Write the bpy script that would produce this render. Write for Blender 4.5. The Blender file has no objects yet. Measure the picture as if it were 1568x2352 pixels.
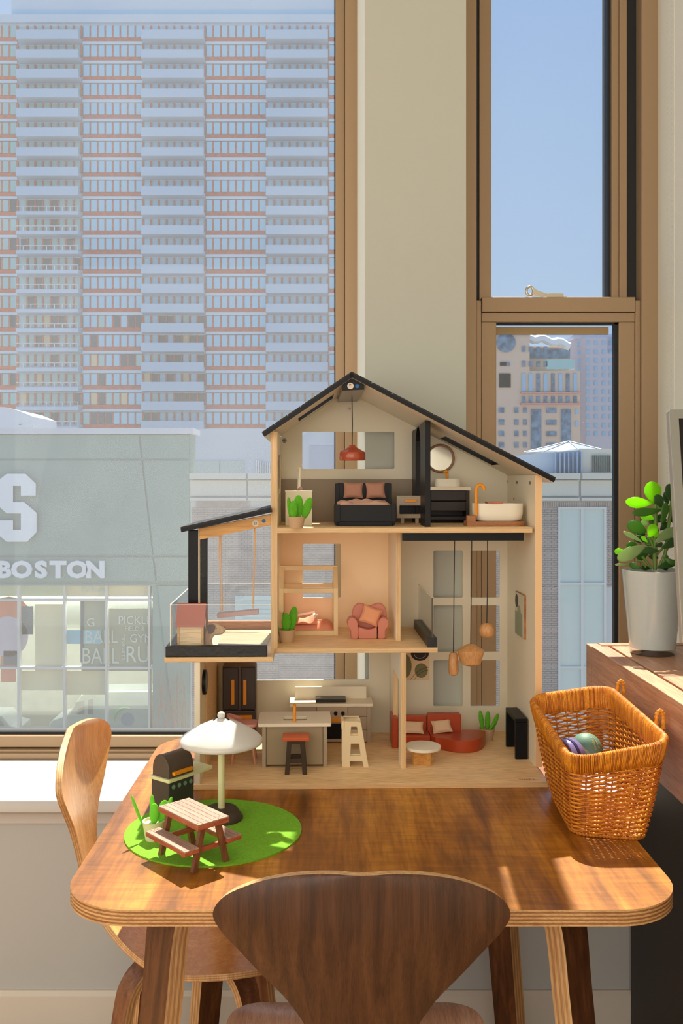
import bpy, math, random
from mathutils import Vector, Matrix
rnd = random.Random(7)
sc = bpy.context.scene
COL = sc.collection
# ---------------------------------------------------------------- camera, light, exposure
F, CX, CY, CZ, TZ = 2130.0, 760.0, 1100.0, 1.45, 0.78
cam_d = bpy.data.cameras.new('camera'); cam = bpy.data.objects.new('camera', cam_d); COL.objects.link(cam)
cam.location = (0, 0, CZ); cam.rotation_euler = (math.pi/2, 0, 0)
cam_d.sensor_fit = 'VERTICAL'; cam_d.sensor_height = 36; cam_d.lens = F*36/2352
cam_d.shift_x = (784-CX)/2352; cam_d.shift_y = (CY-1176)/2352
cam_d.clip_start = .05; cam_d.clip_end = 2000
sc.camera = cam
sc.view_settings.view_transform = 'Standard'; sc.view_settings.look = 'None'
sc.view_settings.exposure = 0.0; sc.view_settings.gamma = 1; sc.view_settings.use_curve_mapping = False
sc.cycles.use_denoising = True
sc.cycles.max_bounces = 10; sc.cycles.diffuse_bounces = 5; sc.cycles.transparent_max_bounces = 16
sc.cycles.caustics_reflective = False; sc.cycles.caustics_refractive = False
sc.cycles.sample_clamp_indirect = 6

def lin(c):
    return tuple((v/255/12.92 if v/255 <= .04045 else ((v/255+.055)/1.055)**2.4) for v in c)
w = bpy.data.worlds.new('sky'); sc.world = w; w.use_nodes = True
nt = w.node_tree; nt.nodes.clear()
o_ = nt.nodes.new('ShaderNodeOutputWorld'); b_ = nt.nodes.new('ShaderNodeBackground')
g_ = nt.nodes.new('ShaderNodeTexCoord'); s_ = nt.nodes.new('ShaderNodeSeparateXYZ'); r_ = nt.nodes.new('ShaderNodeValToRGB')
nt.links.new(g_.outputs['Generated'], s_.inputs[0]); nt.links.new(s_.outputs[2], r_.inputs[0])
r_.color_ramp.elements[0].position = 0.0; r_.color_ramp.elements[0].color = (*lin((184, 206, 228)), 1)
r_.color_ramp.elements[1].position = 0.6; r_.color_ramp.elements[1].color = (*lin((138, 174, 224)), 1)
nt.links.new(r_.outputs[0], b_.inputs[0]); b_.inputs[1].default_value = 1.0
nt.links.new(b_.outputs[0], o_.inputs[0])
SUN_EL, SUN_AZ = math.radians(57.5), math.atan(.075)
sd = bpy.data.lights.new('sun', 'SUN'); sd.energy = 11; sd.angle = .009; sd.color = (1, .91, .76)
sun = bpy.data.objects.new('sun', sd); COL.objects.link(sun)
sdir = Vector((-math.sin(SUN_AZ)*math.cos(SUN_EL), -math.cos(SUN_AZ)*math.cos(SUN_EL), -math.sin(SUN_EL)))
sun.rotation_euler = sdir.to_track_quat('-Z', 'Y').to_euler()
sun.location = (3, 20, 30)
def area(name, loc, aim, sx, sy, e, col):
    d = bpy.data.lights.new(name, 'AREA'); d.shape = 'RECTANGLE'; d.size = sx; d.size_y = sy; d.energy = e; d.color = col
    o = bpy.data.objects.new(name, d); COL.objects.link(o); o.location = loc
    o.rotation_euler = (Vector(aim)-Vector(loc)).to_track_quat('-Z', 'Y').to_euler(); return o
area('room_fill', (-3.0, .2, 1.9), (.4, 1.6, 1.0), 4.2, 2.8, 60, (1, .96, .90))  # unseen fill light at the left, added to brighten the room
area('room_fill', (-.1, -2.9, 1.75), (-.1, 2.2, 1.75), 5.6, 3.3, 124, (1, .96, .90))  # unseen fill behind the camera, added to light the interior

# ---------------------------------------------------------------- helpers
class Fr:
    def __init__(s, o=(0, 0, 0), a=0.0):
        s.o = Vector(o); s.a = a; s.R = Matrix.Rotation(a, 3, 'Z'); s.Ri = s.R.inverted()
        s.c = s.Ri @ (Vector((0, 0, CZ))-s.o)
    def world(s, p): return s.o + s.R @ Vector(p)
    def d(s, px, py): return s.Ri @ Vector(((px-CX)/F, 1, -(py-CY)/F))
    def pl(s, px, py, y):
        d = s.d(px, py); t = (y-s.c.y)/d.y; p = s.c + d*t; return p.x, p.z
    def fl(s, px, py, z):
        d = s.d(px, py); t = (z-s.c.z)/d.z; p = s.c + d*t; return p.x, p.y
    def pxx(s, px, x, z):   # depth at which the ray of column px meets x (any z)
        d = s.d(px, 1100); t = (x-s.c.x)/d.x; return (s.c+d*t).y
W0 = Fr()
TB = Fr((0, 0, TZ), 0)
HA = math.radians(1.4)
HO = Vector(((445-CX)*1.996/F, 1.996, TZ))
HF = Fr(HO, HA)
FRAME = {}
def _link(name, data, parent=None):
    o = bpy.data.objects.new(name, data); COL.objects.link(o)
    if parent is not None: o.parent = parent
    return o
def thing(name, label, cat, fr=W0, base=(0, 0, 0), group=None):
    o = _link(name, None); o.empty_display_size = .05
    o.location = fr.world(base); o.rotation_euler = (0, 0, fr.a)
    o['label'] = label; o['category'] = cat
    if group: o['group'] = group
    FRAME[o.name] = (fr, Vector(base)); return o
def catmull(P, n):
    out = []; m = len(P)
    for i in range(m-1):
        p0, p1, p2, p3 = P[max(i-1, 0)], P[i], P[i+1], P[min(i+2, m-1)]
        for k in range(n):
            t = k/n
            out.append(tuple(.5*((2*b)+(c-a)*t+(2*a-5*b+4*c-d)*t*t+(-a+3*b-3*c+d)*t**3) for a, b, c, d in zip(p0, p1, p2, p3)))
    out.append(tuple(P[-1])); return out
def rrect(x0, x1, y0, y1, r, n=5):
    P = []
    r = min(r, (x1-x0)/2-1e-6, (y1-y0)/2-1e-6)
    for cx, cy, a in ((x1-r, y1-r, 0), (x0+r, y1-r, 90), (x0+r, y0+r, 180), (x1-r, y0+r, 270)):
        for k in range(n+1):
            t = math.radians(a+90*k/n); P.append((cx+r*math.cos(t), cy+r*math.sin(t)))
    return P
AX = {'xy': lambda u, v, w: (u, v, w), 'xz': lambda u, v, w: (u, w, v), 'yz': lambda u, v, w: (w, u, v)}
class M:
    def __init__(s): s.v = []; s.f = []; s.m = []
    def add(s, v, f, m=0):
        b = len(s.v); s.v += [tuple(p) for p in v]; s.f += [tuple(i+b for i in q) for q in f]
        s.m += [m]*len(f) if isinstance(m, int) else list(m); return s
    def box(s, x0, x1, y0, y1, z0, z1, m=0):
        v = [(x, y, z) for z in (z0, z1) for y in (y0, y1) for x in (x0, x1)]
        return s.add(v, [(0, 2, 3, 1), (4, 5, 7, 6), (0, 1, 5, 4), (2, 6, 7, 3), (0, 4, 6, 2), (1, 3, 7, 5)], m)
    def prism(s, P, w0, w1, ax='xz', m=0, me=None):
        g = AX[ax]; n = len(P)
        v = [g(u, q, w0) for u, q in P]+[g(u, q, w1) for u, q in P]
        f = [tuple(range(n)), tuple(range(2*n-1, n-1, -1))]+[(i, i+n, (i+1) % n+n, (i+1) % n) for i in range(n)]
        return s.add(v, f, [m, m]+[m if me is None else me]*n)
    def lathe(s, prof, c=(0, 0, 0), n=32, m=0, fn=None, ax='z'):
        k = len(prof); v = []
        for r, z in prof:
            for j in range(n):
                a = 2*math.pi*j/n; q = fn(a) if fn else 1
                x, y = r*q*math.cos(a), r*q*math.sin(a)
                p = (x, y, z) if ax == 'z' else ((z, x, y) if ax == 'x' else (x, z, y))
                v.append((p[0]+c[0], p[1]+c[1], p[2]+c[2]))
        f = [(i*n+j, i*n+(j+1) % n, (i+1)*n+(j+1) % n, (i+1)*n+j) for i in range(k-1) for j in range(n)]
        if prof[0][0] > 1e-6: f.append(tuple(range(n))[::-1])
        if prof[-1][0] > 1e-6: f.append(tuple(range((k-1)*n, k*n)))
        return s.add(v, f, m)
    def tube(s, P, r, n=8, closed=False, m=0):
        P = [Vector(p) for p in P]; k = len(P); v = []
        R = r if isinstance(r, (list, tuple)) else [r]*k
        up = None
        for i, p in enumerate(P):
            a = P[(i-1) % k] if closed or i > 0 else p; b = P[(i+1) % k] if closed or i < k-1 else p
            t = (b-a).normalized()
            if up is None: up = Vector((0, 0, 1)) if abs(t.z) < .9 else Vector((1, 0, 0))
            u = (up-t*up.dot(t))
            if u.length < 1e-4: u = t.orthogonal()
            u.normalize(); up = u; w_ = t.cross(u)
            for j in range(n):
                g = 2*math.pi*j/n; v.append(p+(u*math.cos(g)+w_*math.sin(g))*R[i])
        kk = k if closed else k-1
        f = [(i*n+j, i*n+(j+1) % n, ((i+1) % k)*n+(j+1) % n, ((i+1) % k)*n+j) for i in range(kk) for j in range(n)]
        if not closed: f += [tuple(range(n))[::-1], tuple(range((k-1)*n, k*n))]
        return s.add(v, f, m)
    def grid(s, P, m=0, closed=False):
        nu, nv = len(P), len(P[0]); v = [p for r in P for p in r]; q = nv if closed else nv-1
        f = [(i*nv+j, i*nv+(j+1) % nv, (i+1)*nv+(j+1) % nv, (i+1)*nv+j) for i in range(nu-1) for j in range(q)]
        return s.add(v, f, m)
    def ell(s, c, r, n=16, k=10, m=0, rot=None, fn=None):
        v = []
        for i in range(k+1):
            a = math.pi*i/k
            for j in range(n):
                g = 2*math.pi*j/n; p = Vector((math.sin(a)*math.cos(g), math.sin(a)*math.sin(g), math.cos(a)))
                if fn: p = fn(p)
                p = Vector((p.x*r[0], p.y*r[1], p.z*r[2]))
                if rot: p = rot @ p
                v.append(tuple(p+Vector(c)))
        f = [(i*n+j, (i+1)*n+j, (i+1)*n+(j+1) % n, i*n+(j+1) % n) for i in range(k) for j in range(n)]
        return s.add(v, f, m)
    def sheet(s, P, th, mt=0, ml=(1, 2), layers=6, mb=None):
        """plywood: grid of points, thickness th along the normals, alternating plies on the rim"""
        nu, nv = len(P), len(P[0]); P = [[Vector(p) for p in r] for r in P]
        N = []
        for i in range(nu):
            row = []
            for j in range(nv):
                a = P[min(i+1, nu-1)][nv//2]-P[max(i-1, 0)][nv//2]; b = P[i][min(j+1, nv-1)]-P[i][max(j-1, 0)]
                n_ = a.cross(b)
                if n_.length < 1e-9: n_ = Vector((0, 0, 0))
                row.append(n_.normalized())
            N.append(row)
        for i in (0, nu-1):
            k = 1 if i == 0 else nu-2
            for j in range(nv):
                if N[i][j].length < .5: N[i][j] = N[k][j]
        top = [[P[i][j]+N[i][j]*th for j in range(nv)] for i in range(nu)]
        s.grid(P, mt if mb is None else mb); s.grid([r[::-1] for r in top], mt)
        loop = [(0, j) for j in range(nv)]+[(i, nv-1) for i in range(1, nu)]+[(nu-1, j) for j in range(nv-2, -1, -1)]+[(i, 0) for i in range(nu-2, 0, -1)]
        for L in range(layers):
            a = [[P[i][j]+N[i][j]*th*q/layers for i, j in loop+[loop[0]]] for q in (L, L+1)]
            s.grid(a, ml[L % 2])
        return s
    def curve(s, loops, w0, w1, ax='xz', m=0, me=None):
        """flat plate w0..w1 with holes: loops[0] the outline, the others holes"""
        cu = bpy.data.curves.new('tmp', 'CURVE'); cu.dimensions = '2D'; cu.fill_mode = 'NONE' if False else 'BOTH'
        for P in loops:
            sp = cu.splines.new('POLY'); sp.points.add(len(P)-1); sp.use_cyclic_u = True
            for q, (u, v) in zip(sp.points, P): q.co = (u, v, 0, 1)
        return s._cv(cu, w0, w1, ax, m, me)
    def _cv(s, cu, w0, w1, ax, m, me, fmap=None, keep=False):
        cu.extrude = .5
        o = bpy.data.objects.new('tmp', cu); me_ = bpy.data.meshes.new_from_object(o)
        g = AX[ax]; v = []
        for q in me_.vertices:
            p = (q.co.x, q.co.y, w0+(w1-w0)*(q.co.z+.5)); v.append(fmap(*p) if fmap else g(*p))
        f = [tuple(q.vertices) for q in me_.polygons]
        mm = [m if (me is None or abs(q.normal.z) > .5) else me for q in me_.polygons]
        bpy.data.objects.remove(o); bpy.data.meshes.remove(me_); bpy.data.curves.remove(cu)
        return s.add(v, f, mm)
    def text(s, body, u, v, size, w0, w1, ax='xz', m=0, off=0, xs=1, fmap=None, align='CENTER', rot=0, flip=False):
        cu = bpy.data.curves.new('tmp', 'FONT'); cu.body = body; cu.size = size; cu.align_x = align; cu.align_y = 'CENTER'
        cu.offset = off; cu.resolution_u = 3
        cu.fill_mode = 'BOTH'
        c_, s__ = math.cos(rot), math.sin(rot)
        g = AX[ax]
        def fm(a, b, c):
            a *= xs; x, y = a*c_-b*s__, a*s__+b*c_
            if flip: x = -x
            return (fmap or g)(u+x, v+y, c)
        return s._cv(cu, w0, w1, ax, m, None, fm)
def finish(o, me, mats, smooth, bevel, sub, ang=35):
    for q in (mats if isinstance(mats, (list, tuple)) else [mats]): me.materials.append(q)
    if smooth:
        me.shade_smooth() if hasattr(me, 'shade_smooth') else None
        try: me.set_sharp_from_angle(angle=math.radians(ang))
        except Exception: pass
    if bevel:
        b = o.modifiers.new('edge', 'BEVEL'); b.width = bevel; b.segments = 2; b.limit_method = 'ANGLE'; b.angle_limit = math.radians(40); b.harden_normals = False
    if sub:
        b = o.modifiers.new('smooth', 'SUBSURF'); b.levels = sub; b.render_levels = sub
def mesh_of(mb, base):
    me = bpy.data.meshes.new('mesh')
    me.from_pydata([(p[0]-base[0], p[1]-base[1], p[2]-base[2]) for p in mb.v], [], mb.f)
    me.polygons.foreach_set('material_index', mb.m); me.update(); return me
def part(name, mb, mats, parent, smooth=False, bevel=0, sub=0, label=None, ang=35, kind=None):
    fr, base = FRAME[parent.name]
    me = mesh_of(mb, base); o = _link(name, me, parent); FRAME[o.name] = (fr, base)
    finish(o, me, mats, smooth, bevel, sub, ang)
    if label: o['label'] = label
    if kind: o['kind'] = kind
    return o
def solo(name, label, cat, mb, mats, fr=W0, base=(0, 0, 0), group=None, smooth=False, bevel=0, sub=0, ang=35, kind=None):
    me = mesh_of(mb, Vector(base)); o = _link(name, me)
    o.location = fr.world(base); o.rotation_euler = (0, 0, fr.a); FRAME[o.name] = (fr, Vector(base))
    finish(o, me, mats, smooth, bevel, sub, ang)
    if label: o['label'] = label
    if cat: o['category'] = cat
    if group: o['group'] = group
    if kind: o['kind'] = kind
    return o
def struct(name, mb, mats, fr=W0, base=(0, 0, 0), **k): return solo(name, None, None, mb, mats, fr, base, kind='structure', **k)
def sempty(name, base=(0, 0, 0)):
    o = _link(name, None); o.location = base; o['kind'] = 'structure'; FRAME[o.name] = (W0, Vector(base)); return o

# ---------------------------------------------------------------- materials
def mat(name, c, rough=.5, metal=0, spec=.5, bump=0, bscale=200, var=0, vscale=8, trans=0, sss=0, coat=0, ior=1.45, emit=0):
    m = bpy.data.materials.new(name); m.use_nodes = True; n = m.node_tree; p = n.nodes['Principled BSDF']
    c = lin(c); p.inputs['Base Color'].default_value = (*c, 1); p.inputs['Roughness'].default_value = rough
    p.inputs['Metallic'].default_value = metal; p.inputs['Specular IOR Level'].default_value = spec
    p.inputs['Transmission Weight'].default_value = trans; p.inputs['IOR'].default_value = ior
    p.inputs['Coat Weight'].default_value = coat
    if sss:
        p.inputs['Subsurface Weight'].default_value = sss; p.inputs['Subsurface Radius'].default_value = (.01, .008, .004); p.inputs['Subsurface Scale'].default_value = .5
    tc = n.nodes.new('ShaderNodeTexCoord')
    if var:
        no = n.nodes.new('ShaderNodeTexNoise'); no.inputs['Scale'].default_value = vscale; no.inputs['Detail'].default_value = 6
        r = n.nodes.new('ShaderNodeValToRGB'); r.color_ramp.elements[0].position = .35; r.color_ramp.elements[1].position = .65
        r.color_ramp.elements[0].color = (*[v*(1-var) for v in c], 1); r.color_ramp.elements[1].color = (*[min(1, v*(1+var)) for v in c], 1)
        n.links.new(tc.outputs['Object'], no.inputs[0]); n.links.new(no.outputs[0], r.inputs[0]); n.links.new(r.outputs[0], p.inputs['Base Color'])
    if bump:
        no = n.nodes.new('ShaderNodeTexNoise'); no.inputs['Scale'].default_value = bscale; no.inputs['Detail'].default_value = 4
        bu = n.nodes.new('ShaderNodeBump'); bu.inputs['Strength'].default_value = bump; bu.inputs['Distance'].default_value = .002
        n.links.new(tc.outputs['Object'], no.inputs[0]); n.links.new(no.outputs[0], bu.inputs['Height']); n.links.new(bu.outputs[0], p.inputs['Normal'])
    return m
def wood(name, c0, c1, c2=None, scale=(60, 3, 60), rough=.4, coat=0, bump=.15, figure=0, contrast=(.3, .7), spec=.5):
    """long-grained wood: noise stretched along one axis, ramp of two or three browns, fine pores"""
    m = bpy.data.materials.new(name); m.use_nodes = True; n = m.node_tree; p = n.nodes['Principled BSDF']; L = n.links.new
    tc = n.nodes.new('ShaderNodeTexCoord'); mp = n.nodes.new('ShaderNodeMapping'); mp.inputs['Scale'].default_value = scale
    L(tc.outputs['Object'], mp.inputs[0])
    n1 = n.nodes.new('ShaderNodeTexNoise'); n1.inputs['Scale'].default_value = 1; n1.inputs['Detail'].default_value = 5; n1.inputs['Distortion'].default_value = .6
    L(mp.outputs[0], n1.inputs[0])
    r = n.nodes.new('ShaderNodeValToRGB'); r.color_ramp.elements[0].position, r.color_ramp.elements[1].position = contrast
    r.color_ramp.elements[0].color = (*lin(c0), 1); r.color_ramp.elements[1].color = (*lin(c1), 1)
    if c2: e = r.color_ramp.elements.new(sum(contrast)/2); e.color = (*lin(c2), 1)
    L(n1.outputs[0], r.inputs[0]); out = r.outputs[0]
    m2 = n.nodes.new('ShaderNodeMapping'); m2.inputs['Scale'].default_value = tuple(q*9 for q in scale); L(tc.outputs['Object'], m2.inputs[0])
    n2 = n.nodes.new('ShaderNodeTexNoise'); n2.inputs['Scale'].default_value = 1; n2.inputs['Detail'].default_value = 2; L(m2.outputs[0], n2.inputs[0])
    r2 = n.nodes.new('ShaderNodeValToRGB'); r2.color_ramp.elements[0].position = .38; r2.color_ramp.elements[1].position = .55
    r2.color_ramp.elements[0].color = (.62, .60, .58, 1); r2.color_ramp.elements[1].color = (1, 1, 1, 1); L(n2.outputs[0], r2.inputs[0])
    mx = n.nodes.new('ShaderNodeMix'); mx.data_type = 'RGBA'; mx.blend_type = 'MULTIPLY'; mx.inputs[0].default_value = .55
    L(out, mx.inputs[6]); L(r2.outputs[0], mx.inputs[7]); out = mx.outputs[2]
    if figure:   # cross-grain curl of figured walnut
        m3 = n.nodes.new('ShaderNodeMapping'); m3.inputs['Scale'].default_value = (7, 60, 7); m3.inputs['Rotation'].default_value = (0, 0, .12); L(tc.outputs['Object'], m3.inputs[0])
        n3 = n.nodes.new('ShaderNodeTexNoise'); n3.inputs['Scale'].default_value = 1; n3.inputs['Detail'].default_value = 3; n3.inputs['Distortion'].default_value = 1.2; L(m3.outputs[0], n3.inputs[0])
        r3 = n.nodes.new('ShaderNodeValToRGB'); r3.color_ramp.elements[0].position = .38; r3.color_ramp.elements[1].position = .62
        r3.color_ramp.elements[0].color = (.70, .66, .62, 1); r3.color_ramp.elements[1].color = (1.12, 1.1, 1.06, 1); L(n3.outputs[0], r3.inputs[0])
        mx2 = n.nodes.new('ShaderNodeMix'); mx2.data_type = 'RGBA'; mx2.blend_type = 'MULTIPLY'; mx2.inputs[0].default_value = figure
        L(out, mx2.inputs[6]); L(r3.outputs[0], mx2.inputs[7]); out = mx2.outputs[2]
    L(out, p.inputs['Base Color']); p.inputs['Roughness'].default_value = rough; p.inputs['Coat Weight'].default_value = coat; p.inputs['Coat Roughness'].default_value = .25
    p.inputs['Specular IOR Level'].default_value = spec
    bu = n.nodes.new('ShaderNodeBump'); bu.inputs['Strength'].default_value = bump; bu.inputs['Distance'].default_value = .0008
    L(n2.outputs[0], bu.inputs['Height']); L(bu.outputs[0], p.inputs['Normal'])
    return m
def pane_mat(name, tint=(.93, .96, .95), dust=.10, gloss=.06, dcol=(.9, .93, .95), spots=True, rough=.02):
    m = bpy.data.materials.new(name); m.use_nodes = True; n = m.node_tree; n.nodes.clear(); L = n.links.new
    o = n.nodes.new('ShaderNodeOutputMaterial'); t = n.nodes.new('ShaderNodeBsdfTransparent'); t.inputs[0].default_value = (*tint, 1)
    g = n.nodes.new('ShaderNodeBsdfGlossy'); g.inputs['Roughness'].default_value = rough
    d = n.nodes.new('ShaderNodeBsdfTranslucent'); d.inputs[0].default_value = (*dcol, 1)
    a = n.nodes.new('ShaderNodeMixShader'); b = n.nodes.new('ShaderNodeMixShader')
    fr = n.nodes.new('ShaderNodeLayerWeight'); fr.inputs[0].default_value = .5      # facing, the same from both sides of the pane
    pw_ = n.nodes.new('ShaderNodeMath'); pw_.operation = 'POWER'; pw_.inputs[1].default_value = 4; L(fr.outputs['Facing'], pw_.inputs[0])
    mu = n.nodes.new('ShaderNodeMath'); mu.operation = 'MULTIPLY_ADD'; mu.inputs[1].default_value = .5; mu.inputs[2].default_value = gloss; L(pw_.outputs[0], mu.inputs[0])
    L(mu.outputs[0], a.inputs[0]); L(t.outputs[0], a.inputs[1]); L(g.outputs[0], a.inputs[2])
    if dust:
        tc = n.nodes.new('ShaderNodeTexCoord'); no = n.nodes.new('ShaderNodeTexNoise'); no.inputs['Scale'].default_value = 2.2; no.inputs['Detail'].default_value = 5
        L(tc.outputs['Object'], no.inputs[0])
        r = n.nodes.new('ShaderNodeMapRange'); r.inputs[1].default_value = .3; r.inputs[2].default_value = .7; r.inputs[3].default_value = dust*.85; r.inputs[4].default_value = dust*1.15
        L(no.outputs[0], r.inputs[0]); fac = r.outputs[0]
        if spots:
            v = n.nodes.new('ShaderNodeTexNoise'); v.inputs['Scale'].default_value = 420; v.inputs['Detail'].default_value = 1; L(tc.outputs['Object'], v.inputs[0])
            r2 = n.nodes.new('ShaderNodeMapRange'); r2.inputs[1].default_value = .77; r2.inputs[2].default_value = .82; r2.inputs[3].default_value = 0; r2.inputs[4].default_value = .35
            L(v.outputs[0], r2.inputs[0]); ad = n.nodes.new('ShaderNodeMath'); ad.operation = 'ADD'; L(fac, ad.inputs[0]); L(r2.outputs[0], ad.inputs[1]); fac = ad.outputs[0]
        L(fac, b.inputs[0]); L(a.outputs[0], b.inputs[1]); L(d.outputs[0], b.inputs[2]); L(b.outputs[0], o.inputs[0])
    else: L(a.outputs[0], o.inputs[0])
    return m

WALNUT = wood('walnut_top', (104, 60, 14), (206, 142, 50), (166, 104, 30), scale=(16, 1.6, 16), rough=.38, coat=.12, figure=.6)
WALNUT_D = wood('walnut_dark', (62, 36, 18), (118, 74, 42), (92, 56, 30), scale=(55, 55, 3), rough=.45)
WALNUT_M = wood('walnut_mid', (104, 66, 42), (150, 104, 72), (128, 84, 56), scale=(50, 50, 3), rough=.42)
WALNUT_S = wood('walnut_seat_lit', (206, 164, 134), (242, 208, 180), (226, 186, 156), scale=(45, 3, 45), rough=.28, coat=.6)  # chair walnut paled on the seat side, the light put into the colour
DESKW = wood('desk_walnut', (184, 136, 106), (220, 172, 140), (204, 154, 122), scale=(30, 2, 30), rough=.4)
PLY_L = wood('ply_light', (196, 150, 96), (226, 186, 130), scale=(20, 20, 90), rough=.5)
PLY_D = wood('ply_dark', (140, 92, 48), (176, 122, 70), scale=(20, 20, 90), rough=.5)
WALNUT_LIT = wood('walnut_lit', (232, 158, 84), (252, 194, 120), (242, 176, 100), scale=(60, 60, 3), rough=.33, coat=.3)  # chair walnut brightened as if sunlit, the light is in the colour
BIRCH = wood('birch', (240, 202, 148), (252, 220, 172), scale=(3, 30, 30), rough=.45, bump=.05)
BIRCH_E = wood('birch_edge', (214, 174, 122), (240, 208, 158), scale=(4, 4, 420), rough=.5, bump=.05)
BIRCH_V = wood('birch_edge_upright', (214, 174, 122), (240, 208, 158), scale=(420, 4, 4), rough=.5, bump=.05)
PINE = wood('pine', (214, 156, 84), (236, 186, 112), scale=(3, 30, 90), rough=.5, bump=.05)
BEECH = wood('beech', (196, 140, 86), (216, 164, 108), scale=(30, 30, 5), rough=.42, bump=.05)
OAKB = wood('oak_block', (150, 96, 54), (184, 126, 78), scale=(6, 40, 40), rough=.5, bump=.1)
CREAM = mat('cream_paint', (238, 228, 204), .5)
CREAM2 = mat('cream_panel', (226, 218, 196), .5)
WHITEP = mat('white_lacquer', (238, 232, 214), .35)
GREYP = mat('taupe_paint', (150, 134, 114), .5)
TAUPE = mat('taupe_lacquer', (172, 156, 134), .4)
BLACKP = mat('black_lacquer', (15, 16, 20), .38, spec=.25)
BLACKW = mat('black_stained_wood', (22, 22, 22), .38, bump=.4, bscale=90)
ROOFB = mat('black_shingle', (20, 20, 23), .5, bump=.5, bscale=260, var=.25, vscale=60)
DARKB = mat('dark_brown_paint', (34, 24, 20), .45)
MUSTARD = mat('mustard_paint', (236, 150, 24), .4)
RUST = mat('rust_lacquer', (172, 68, 34), .3)
RUSTS = mat('rust_seat', (206, 92, 46), .35)
PINKP = mat('pink_paint', (222, 160, 144), .45)
SALMON = mat('salmon_paint', (200, 124, 104), .5)
DUSTY = mat('dusty_rose_paint', (186, 104, 88), .45)
TERRA = mat('pot_clay', (196, 164, 128), .7)
FELT = mat('green_felt', (92, 172, 36), .9, bump=.5, bscale=900, var=.12, vscale=300)
FELTR = mat('lawn_felt', (122, 186, 44), .95, bump=.6, bscale=700, var=.10, vscale=200)
FAB_P = mat('rose_linen', (222, 178, 158), .9, bump=.4, bscale=1500)
FAB_D = mat('blush_linen', (190, 138, 116), .9, bump=.4, bscale=1500)
FAB_C = mat('coral_cotton', (240, 158, 128), .9, bump=.3, bscale=1200)
FAB_W = mat('white_cotton', (240, 232, 224), .9)
BEIGEF = mat('beige_linen', (226, 194, 160), .9, bump=.4, bscale=1500)
MIRROR = mat('mirror_glass', (206, 206, 196), .12, metal=.85)
SCREWM = mat('screw_steel', (120, 108, 96), .35, metal=.8)
METAL = mat('brushed_nickel', (196, 190, 172), .3, metal=.9)
FRAMEM = mat('bronze_frame', (168, 142, 112), .42, metal=.2, spec=.4)
GASKET = mat('black_gasket', (34, 36, 40), .6)
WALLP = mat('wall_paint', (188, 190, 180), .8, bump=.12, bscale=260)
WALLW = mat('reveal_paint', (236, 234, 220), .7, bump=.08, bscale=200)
WALLLOW = mat('wall_paint_low', (184, 187, 186), .8, bump=.12, bscale=260)
SILLP = mat('sill_paint', (198, 197, 195), .45)
ACRYL = pane_mat('clear_acrylic', (.95, .97, .98), 0, .02, rough=.03)
ACRYLE = mat('acrylic_edge', (226, 226, 214), .2, spec=.8)
GLASSL = pane_mat('dusty_glass', (.95, .965, .97), .055, .012, (1, .98, .96))
GLASSR = pane_mat('window_glass', (.96, .975, .98), .02, .012, (.95, .97, 1))
STICK = mat('sticker_paper', (226, 214, 200), .6)
BLUED = mat('blue_dot', (0, 100, 168), .5)
INK = mat('black_ink', (30, 26, 24), .6)
GZ = -13.2                   # street level below the camera's room
# ================================================================ the room
DW, DF = 2.756, 2.449        # window plane, inner wall face
def wx(px, D): return (px-CX)*D/F
def wz(py, D): return CZ-(py-CY)*D/F
ZT = 3.7
XR = wx(1505, DW)
floor = struct('floor', M().box(-3.2, 3.0, -3, DF+.5, -.05, 0), wood('floor_oak', (150, 112, 78), (186, 146, 106), scale=(2, 14, 20), rough=.5))
struct('ceiling', M().box(-3.2, 3.0, -3, DW+.1, ZT, ZT+.1), mat('ceiling_paint', (240, 236, 226), .9))
struct('wall_left', M().box(-3.2, -3.1, -3, DW+.3, 0, ZT), WALLP)
struct('wall_rear', M().box(-3.2, 3.0, -3.1, -3, 0, ZT), mat('rear_paint', (226, 208, 178), .9))
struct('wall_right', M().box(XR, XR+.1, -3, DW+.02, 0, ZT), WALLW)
zs = wz(1822, DF)            # sill height
struct('wall_back', M().box(-3.1, XR, DF, DF+.12, 0, zs-.075), WALLLOW)
struct('wall_under_sill', M().box(-3.1, XR, DF+.12, DW+.12, 0, zs-.02), WALLLOW)
struct('baseboard_back', M().prism([(DF-.016, 0), (DF, 0), (DF, wz(2272, DF)), (DF-.006, wz(2272, DF)), (DF-.016, wz(2272, DF)-.01)], -3.1, XR, 'yz'), mat('baseboard_paint', (214, 208, 196), .5))
# pier between the windows: front face and the two reveals
px0, px1 = wx(838, DF), wx(1070, DF)
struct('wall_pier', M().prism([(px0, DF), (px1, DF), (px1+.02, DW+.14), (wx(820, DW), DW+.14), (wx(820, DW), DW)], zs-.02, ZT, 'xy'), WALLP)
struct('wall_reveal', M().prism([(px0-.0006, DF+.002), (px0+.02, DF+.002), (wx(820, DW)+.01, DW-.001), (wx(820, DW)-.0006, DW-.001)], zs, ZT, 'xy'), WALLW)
def sill(name, x0, x1):
    pr = [(DF-.055, zs-.022)]+[(DF-.055-.018*math.sin(t), zs-.022+.02-.02*math.cos(t)) for t in [math.radians(a) for a in (30, 60, 90, 120, 150)]]
    prof = [(DW+.02, zs)]+[(DF-.035, zs), (DF-.048, zs-.004), (DF-.055, zs-.014), (DF-.055, zs-.03), (DF-.045, zs-.038), (DF-.02, zs-.045), (DF-.012, zs-.06), (DF-.012, zs-.075), (DF+.12, zs-.075), (DW+.02, zs-.075)]
    return struct(name, M().prism(prof, x0, x1, 'yz'), SILLP, smooth=True)
sill('trim_1', -3.1, px0+.001); sill('trim_2', px1, XR)
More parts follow.
